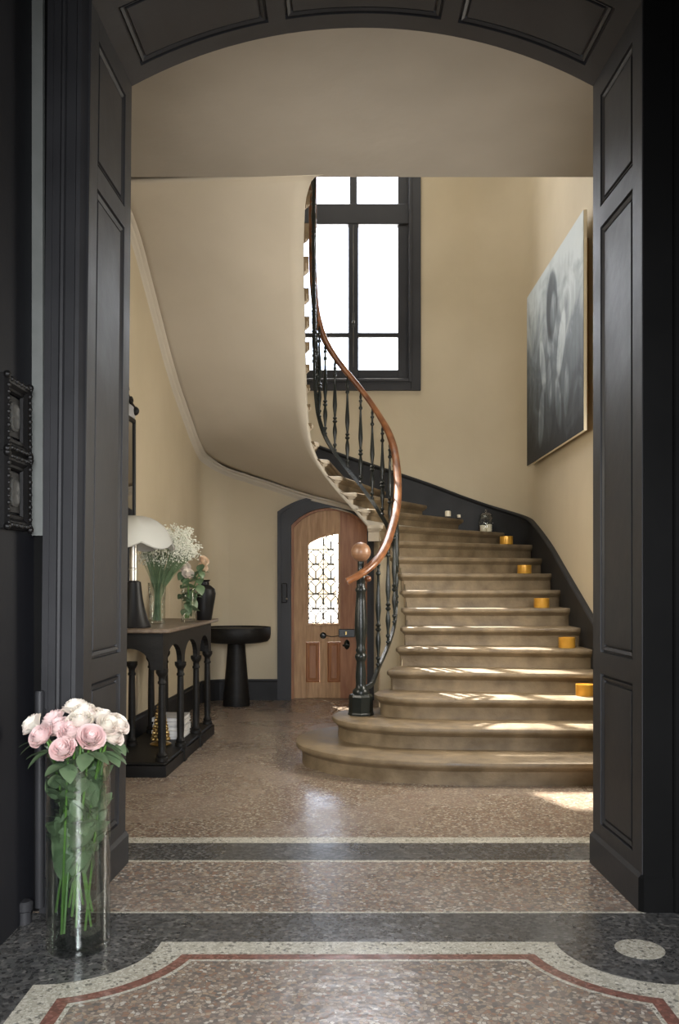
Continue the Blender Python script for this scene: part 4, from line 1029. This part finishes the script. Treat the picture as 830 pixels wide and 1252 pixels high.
# pedestal table
tx, ty = px(289, 9.18), 9.18
pd = thing('pedestal_table', (tx, ty, 0), 'round black pedestal table with thick drum top near the wooden door', 'table')
obj('drum_top', MB().lathe([(0.0001, 0.655), (0.27, 0.655), (0.325, 0.668), (0.350, 0.70), (0.357, 0.745), (0.357, 0.808), (0.354, 0.814), (0.343, 0.814), (0.340, 0.80), (0.0001, 0.80)], 56, (tx, ty, 0)), M['black_wood'], pd, smooth=True)
obj('pedestal', MB().lathe([(0.140, 0.0), (0.142, 0.01), (0.128, 0.15), (0.110, 0.38), (0.094, 0.58), (0.090, 0.657)], 40, (tx, ty, 0)), M['black_wood'], pd, smooth=True)

# mirror over the console, on the left wall
mr_ = thing('wall_mirror', (xleft(6.5), 6.5, 1.25), 'tall mirror in a thin black frame with carved crest above the console', 'mirror')
my0, my1, mz0, mz1 = 5.90, 6.86, 1.15, 2.54
def lw_(y, z, d): return (xleft(y)+d, y, z)
a = MB()
for (ya, yb, za, zb_) in ((my0, my0+0.03, mz0, mz1), (my1-0.03, my1, mz0, mz1), (my0, my1, mz0, mz0+0.03), (my0, my1, mz1-0.03, mz1)):
    q = MB().box(0.0, 0.030, ya, yb, za, zb_, 0.005); a.add([lw_(y, z, x) for x, y, z in q.v], q.f)
obj('frame', a, M['black'], mr_)
q = MB().box(0.0, 0.018, my0+0.04, my1-0.04, mz0+0.04, mz1-0.04); obj('mirror_glass', MB().add([lw_(y, z, x) for x, y, z in q.v], q.f), M['mirror'], mr_)
a = MB(); yc_ = (my0+my1)/2
q = MB().box(0, 0.03, my0+0.02, my1-0.02, mz1, mz1+0.09, 0.004); a.add([lw_(y, z, x) for x, y, z in q.v], q.f)
obj('frieze', a, M['cover_grey'], mr_)
a = MB()
for sgn in (-1, 1):
    for k in range(3):
        c = yc_+sgn*(0.12+0.12*k); r = 0.055-0.012*k; zc_ = mz1+0.13-0.005*k+0.10*(2-k)*0.6
        a.tube([lw_(c+sgn*r*(1-i/26)*math.cos(i*0.55), zc_+r*(1-i/26)*math.sin(i*0.55), 0.025) for i in range(22)], 0.011, 6)
    a.tube([lw_(yc_+sgn*0.44*(1-i/12), mz1+0.09+0.30*(i/12)**1.7, 0.025) for i in range(13)], 0.013, 6)
    a.sphere(lw_(yc_+sgn*0.445, mz1+0.06, 0.03), 0.035, 10, 7)
a.sphere(lw_(yc_, mz1+0.42, 0.03), 0.04, 10, 8, 1.6)
obj('crest', a, M['black'], mr_, smooth=True)

# ------------------------------------------------------------------ near room: two small frames, bolt bar, stop
def small_frame(yc_, zc_, label):
    t = thing('picture_frame', (XNL, yc_, zc_), label, 'picture frame', 'small black frames on the dark near wall')
    hw, hh = 0.118, 0.135
    a = MB(); rings = []
    for (i_, d) in ((0, 0.0), (0.0, 0.022), (0.012, 0.034), (0.028, 0.030), (0.040, 0.018), (0.050, 0.020), (0.056, 0.010)):
        rings.append([(XNL+d, yc_-hw+i_, zc_-hh+i_), (XNL+d, yc_+hw-i_, zc_-hh+i_), (XNL+d, yc_+hw-i_, zc_+hh-i_), (XNL+d, yc_-hw+i_, zc_+hh-i_)])
    for q in range(len(rings)-1): a.add(rings[q]+rings[q+1], [(i, (i+1) % 4, 4+(i+1) % 4, 4+i) for i in range(4)])
    f_ = obj('frame', a, M['black'], t)
    b_ = MB()
    for i in range(10):
        for (yy, zz) in ((yc_-hw+0.02+0.0233*i, zc_+hh-0.014), (yc_-hw+0.02+0.0233*i, zc_-hh+0.014), (yc_-hw+0.014, zc_-hh+0.02+0.0233*i), (yc_+hw-0.014, zc_-hh+0.02+0.0233*i)):
            b_.sphere((XNL+0.032, yy, zz), 0.0075+0.002*(i % 2), 8, 5)
    for sy in (-1, 1):
        for sz in (-1, 1): b_.sphere((XNL+0.030, yc_+sy*(hw-0.006), zc_+sz*(hh-0.006)), 0.014, 8, 6)
    obj('carving', b_, M['black'], f_, smooth=True)
    obj('mount', MB().box(XNL+0.002, XNL+0.010, yc_-0.072, yc_+0.072, zc_-0.072, zc_+0.072), M['black'], t)
    c_ = MB(); pts_ = []
    for i in range(28):
        an = 2*PI*i/28; pts_.append((math.copysign(abs(math.cos(an))**0.6, math.cos(an))*0.042, math.copysign(abs(math.sin(an))**0.6, math.sin(an))*0.052))
    for (s_, d) in ((1.0, 0.010), (1.0, 0.016), (0.85, 0.020), (0.7, 0.016), (0.0, 0.018)):
        c_.v += [(XNL+d, yc_+y*s_, zc_+z*s_) for y, z in pts_]
    for q in range(4): c_.f += [(q*28+i, q*28+(i+1) % 28, (q+1)*28+(i+1) % 28, (q+1)*28+i) for i in range(28)]
    obj('cameo', c_, M['dark_oval'], t, smooth=True)
fy_ = -1.18*FPX/(22-VX)
small_frame(fy_, hz(510, fy_), 'upper of two small ornate black frames on the dark near wall')
small_frame(fy_, hz(602, fy_), 'lower of two small ornate black frames on the dark near wall')
bx0 = px(48.5, YN-0.03)
bolt = thing('bolt_bar', (bx0, YN-0.03, 0.05), 'upright round dark bar fixed low on the left door surround', 'bar')
obj('rod', MB().lathe([(0.0001, hz(843, YN)), (0.016, hz(843, YN)-0.002), (0.018, hz(846, YN)), (0.018, 0.03), (0.0001, 0.03)][::-1], 14, (bx0, YN-0.03, 0)), M['slate'], bolt, smooth=True)
obj('bracket', MB().box(bx0-0.02, bx0+0.02, YN-0.03, YN, 0.75, 0.79, 0.004).box(bx0-0.02, bx0+0.02, YN-0.03, YN, 0.10, 0.14, 0.004), M['slate'], bolt)
sx_, sy_ = px(30, 3.30), 3.30
stp = thing('door_stop', (sx_, sy_, 0.0), 'round grey door stop on the floor in the left corner', 'door stop')
obj('peg', MB().lathe([(0.0001, 0.001), (0.026, 0.001), (0.024, 0.045), (0.030, 0.05), (0.031, 0.075), (0.024, 0.084), (0.0001, 0.085)], 18, (sx_, sy_, 0)), M['slate'], stp, smooth=True)
